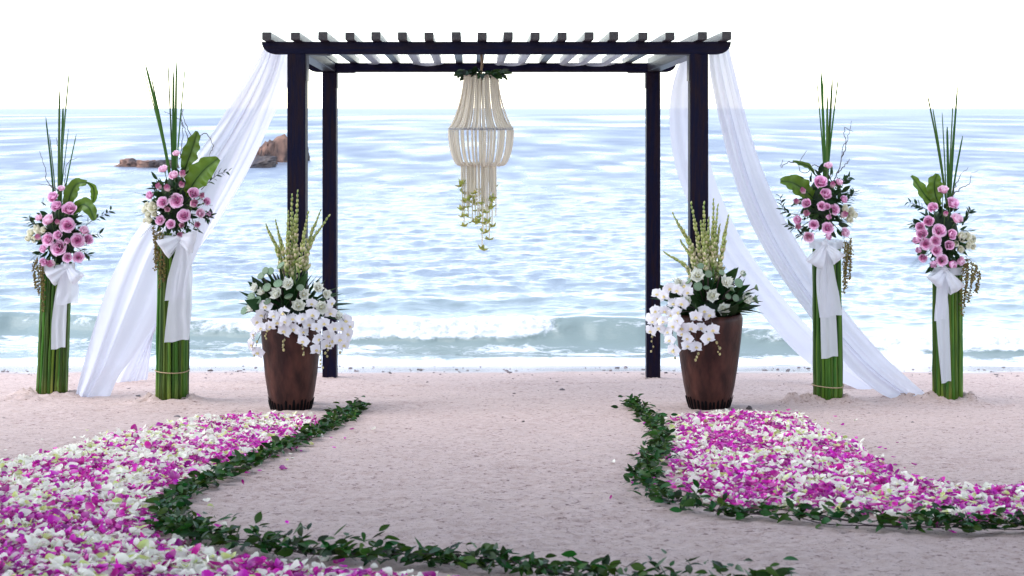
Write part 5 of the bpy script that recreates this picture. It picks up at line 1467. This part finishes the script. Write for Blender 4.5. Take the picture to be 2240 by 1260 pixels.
# the petals that show largest are things of their own
allp = []
for ci, cp in enumerate((carpL, carpR)):
    pyx = 237 + F * (ZC - cp['z']) / cp['y']; pxx = 1120 + F * cp['x'] / cp['y']
    vis = (pyx < 1262) & (pxx > -5) & (pxx < 2245)
    big = np.where(vis, cp['size'] / cp['y'] * (1 + 60 * (cp['z'] - sandz(cp['x'], cp['y']))), -1)
    cp['big'] = big
    for k in np.where(vis)[0]: allp.append((big[k], ci, k))
allp.sort(reverse=True)
single = [set(), set()]; cnt = [0, 0, 0]
for b, ci, k in allp:
    c = int((carpL, carpR)[ci]['c'][k])
    if sum(cnt) < 300:
        cnt[c] += 1; single[ci].add(int(k))
for ci, cp in enumerate((carpL, carpR)):
    ii = np.array(sorted(single[ci]), int)
    if len(ii):
        for k, m in zip(ii, cp['mats'](ii)):
            o = link('petal', PETM[cp['c'][k]][cp['pick'][k]], None, Matrix(m.tolist()))
            tag(o, PLAB[cp['c'][k]], 'petal', PGRP[cp['c'][k]])
    rest = np.array([k for k in range(cp['n']) if k not in single[ci]], int)
    ms = cp['mats'](rest)
    V, Fq, own = batch([(a, b) for a, b, _ in PETP], ms, cp['pick'][rest])
    tip = np.concatenate([np.tile(PETP[b][2], int((cp['pick'][rest] == b).sum())) for b in range(len(PETP))])
    base = Vector((float(np.mean(cp['x'])), float(np.mean(cp['y'])), float(np.min(cp['z']))))
    me = mesh_np(cp['name'], V - np.array(base), Fq, [M[m] for m in PMATS], True, cp['c'][rest][own], {'tip': tip})
    o = link(cp['name'], me); o.location = base
    tag(o, cp['label'], 'petals', None, 'stuff')
print('petals', carpL['n'], carpR['n'], cnt)

# ---------------------------------------------------------------- pebbles along the tide line
def stones():
    r = np.random.default_rng(3); V0, F0 = ICO1
    mb = MB()
    for k in range(520):
        y = r.normal(13.75, 0.42) if k < 420 else r.uniform(9, 13.2); x = r.uniform(-6.5, 6.5)
        s = 0.004 + r.exponential(0.004)
        s = min(s, 0.02)
        z = float(sandz(x, y)) + s * 0.15
        mb.add(V0 * (1 + 0.25 * r.normal(size=(len(V0), 1))) * np.array([s * 1.4, s, s * 0.6]) + np.array([x, y, z]), F0)
    o = link('pebbles', mb.mesh('pebbles', [M['pebble']], False))
    tag(o, 'scattered dark pebbles and shell bits along the tide line', 'pebbles', None, 'stuff')
    for (px, py, w_, lab) in ((1640, 899, 8, 'small grey brown stone lying beside the foot of the brown pot'), (1602, 900, 5, 'tiny stone touching the foot of the brown pot')):
        p = GP(px, py); s = p.y / F * w_
        V, Fq = boulder(300 + px)
        me = mesh_np('stone', V * np.array([s, s * 0.8, s * 0.7]), Fq, [M['pebble']]); o = link('stone', me); o.location = p + Vector((0, 0, s * 0.3))
        tag(o, lab, 'stone')
stones()

# ---------------------------------------------------------------- unseen trees added behind the camera to darken the near sand
M['bark'] = mat('grey bark', (0.12, 0.09, 0.07), 0.9, bump=0.8, bump_scale=12)
M['tree_leaf'] = mat('shade tree leaf', (0.03, 0.07, 0.018), 0.5, trans=0.15, vary=0.5, hue=0.02)
def unseen_shade_tree(x, y, h, rad, seed, label, lean=3.2):
    r = np.random.default_rng(seed); z0 = float(sandz(x, y))
    base = Vector((x, y, z0 - 0.05)); t = thing('unseen_shade_tree', base, label, 'tree', 'unseen trees added behind the camera for shade')
    mb = MB(); top = Vector((x + r.uniform(-.6, .6), y + lean * 0.5, z0 + h * 0.62))
    P = resample([base, base.lerp(top, 0.5) + Vector((r.uniform(-.3, .3), r.uniform(-.3, .3), 0)), top], 16)
    tube(mb, P, np.linspace(0.28, 0.13, 16), 10)
    cl = []
    for k in range(11):
        a = k * 2 * math.pi / 11 + r.uniform(-.2, .2); st = Vector(P[r.integers(7, 15)]); rr = rad * r.uniform(0.55, 0.95)
        e = Vector((x + rr * math.cos(a), y + lean + rr * math.sin(a), z0 + h * r.uniform(0.62, 0.95)))
        L = resample([st, st.lerp(e, 0.5) + Vector((0, 0, 0.4)), e], 10); tube(mb, L, np.linspace(0.09, 0.02, 10), 6)
        cl += [Vector(L[5]), Vector(L[7]), Vector(L[9])]
    cl += [top + Vector((0, 0, h * 0.15)), top + Vector((0.8, 0.5, h * 0.22))]
    wpart(t, 'trunk', mb, [M['bark']])
    n = 9500; pk = r.integers(0, len(cl), n)
    c = np.array([tuple(v) for v in cl])[pk] + r.normal(0, 0.8, (n, 3)) * np.array([1, 1, 0.5])
    ms = np.zeros((n, 4, 4)); ms[:, 3, 3] = 1
    q = r.normal(size=(n, 4)); q /= np.linalg.norm(q, axis=1, keepdims=True)
    w_, a_, b_, c_ = q.T
    Rm = np.stack([1 - 2 * (b_**2 + c_**2), 2 * (a_*b_ - c_*w_), 2 * (a_*c_ + b_*w_), 2 * (a_*b_ + c_*w_), 1 - 2 * (a_**2 + c_**2), 2 * (b_*c_ - a_*w_), 2 * (a_*c_ - b_*w_), 2 * (b_*c_ + a_*w_), 1 - 2 * (a_**2 + b_**2)], 1).reshape(n, 3, 3)
    ms[:, :3, :3] = Rm * r.uniform(0.28, 0.46, n)[:, None, None]; ms[:, :3, 3] = c - np.array(base)
    V, Fq, _ = batch(GLEAF_P, ms, r.integers(0, 4, n))
    o = link('crown', mesh_np('crown', V, Fq, [M['tree_leaf']]), t); o['kind'] = 'stuff'
for k, (x, y, h, rad, lab) in enumerate(((-7.5, -0.8, 8.5, 4.6, 'broad unseen tree added behind the camera for shade, at the petal carpet end'), (-2.6, -1.6, 9.4, 4.9, 'tall unseen tree added behind the camera for shade, behind the aisle'), (3.2, -1.3, 9.0, 4.9, 'leaning unseen tree added behind the camera for shade, behind the aisle'), (8.6, -0.9, 8.8, 4.7, 'wide unseen tree added behind the camera for shade, outermost of the row'))):
    unseen_shade_tree(x, y, h, rad, 400 + k, lab)
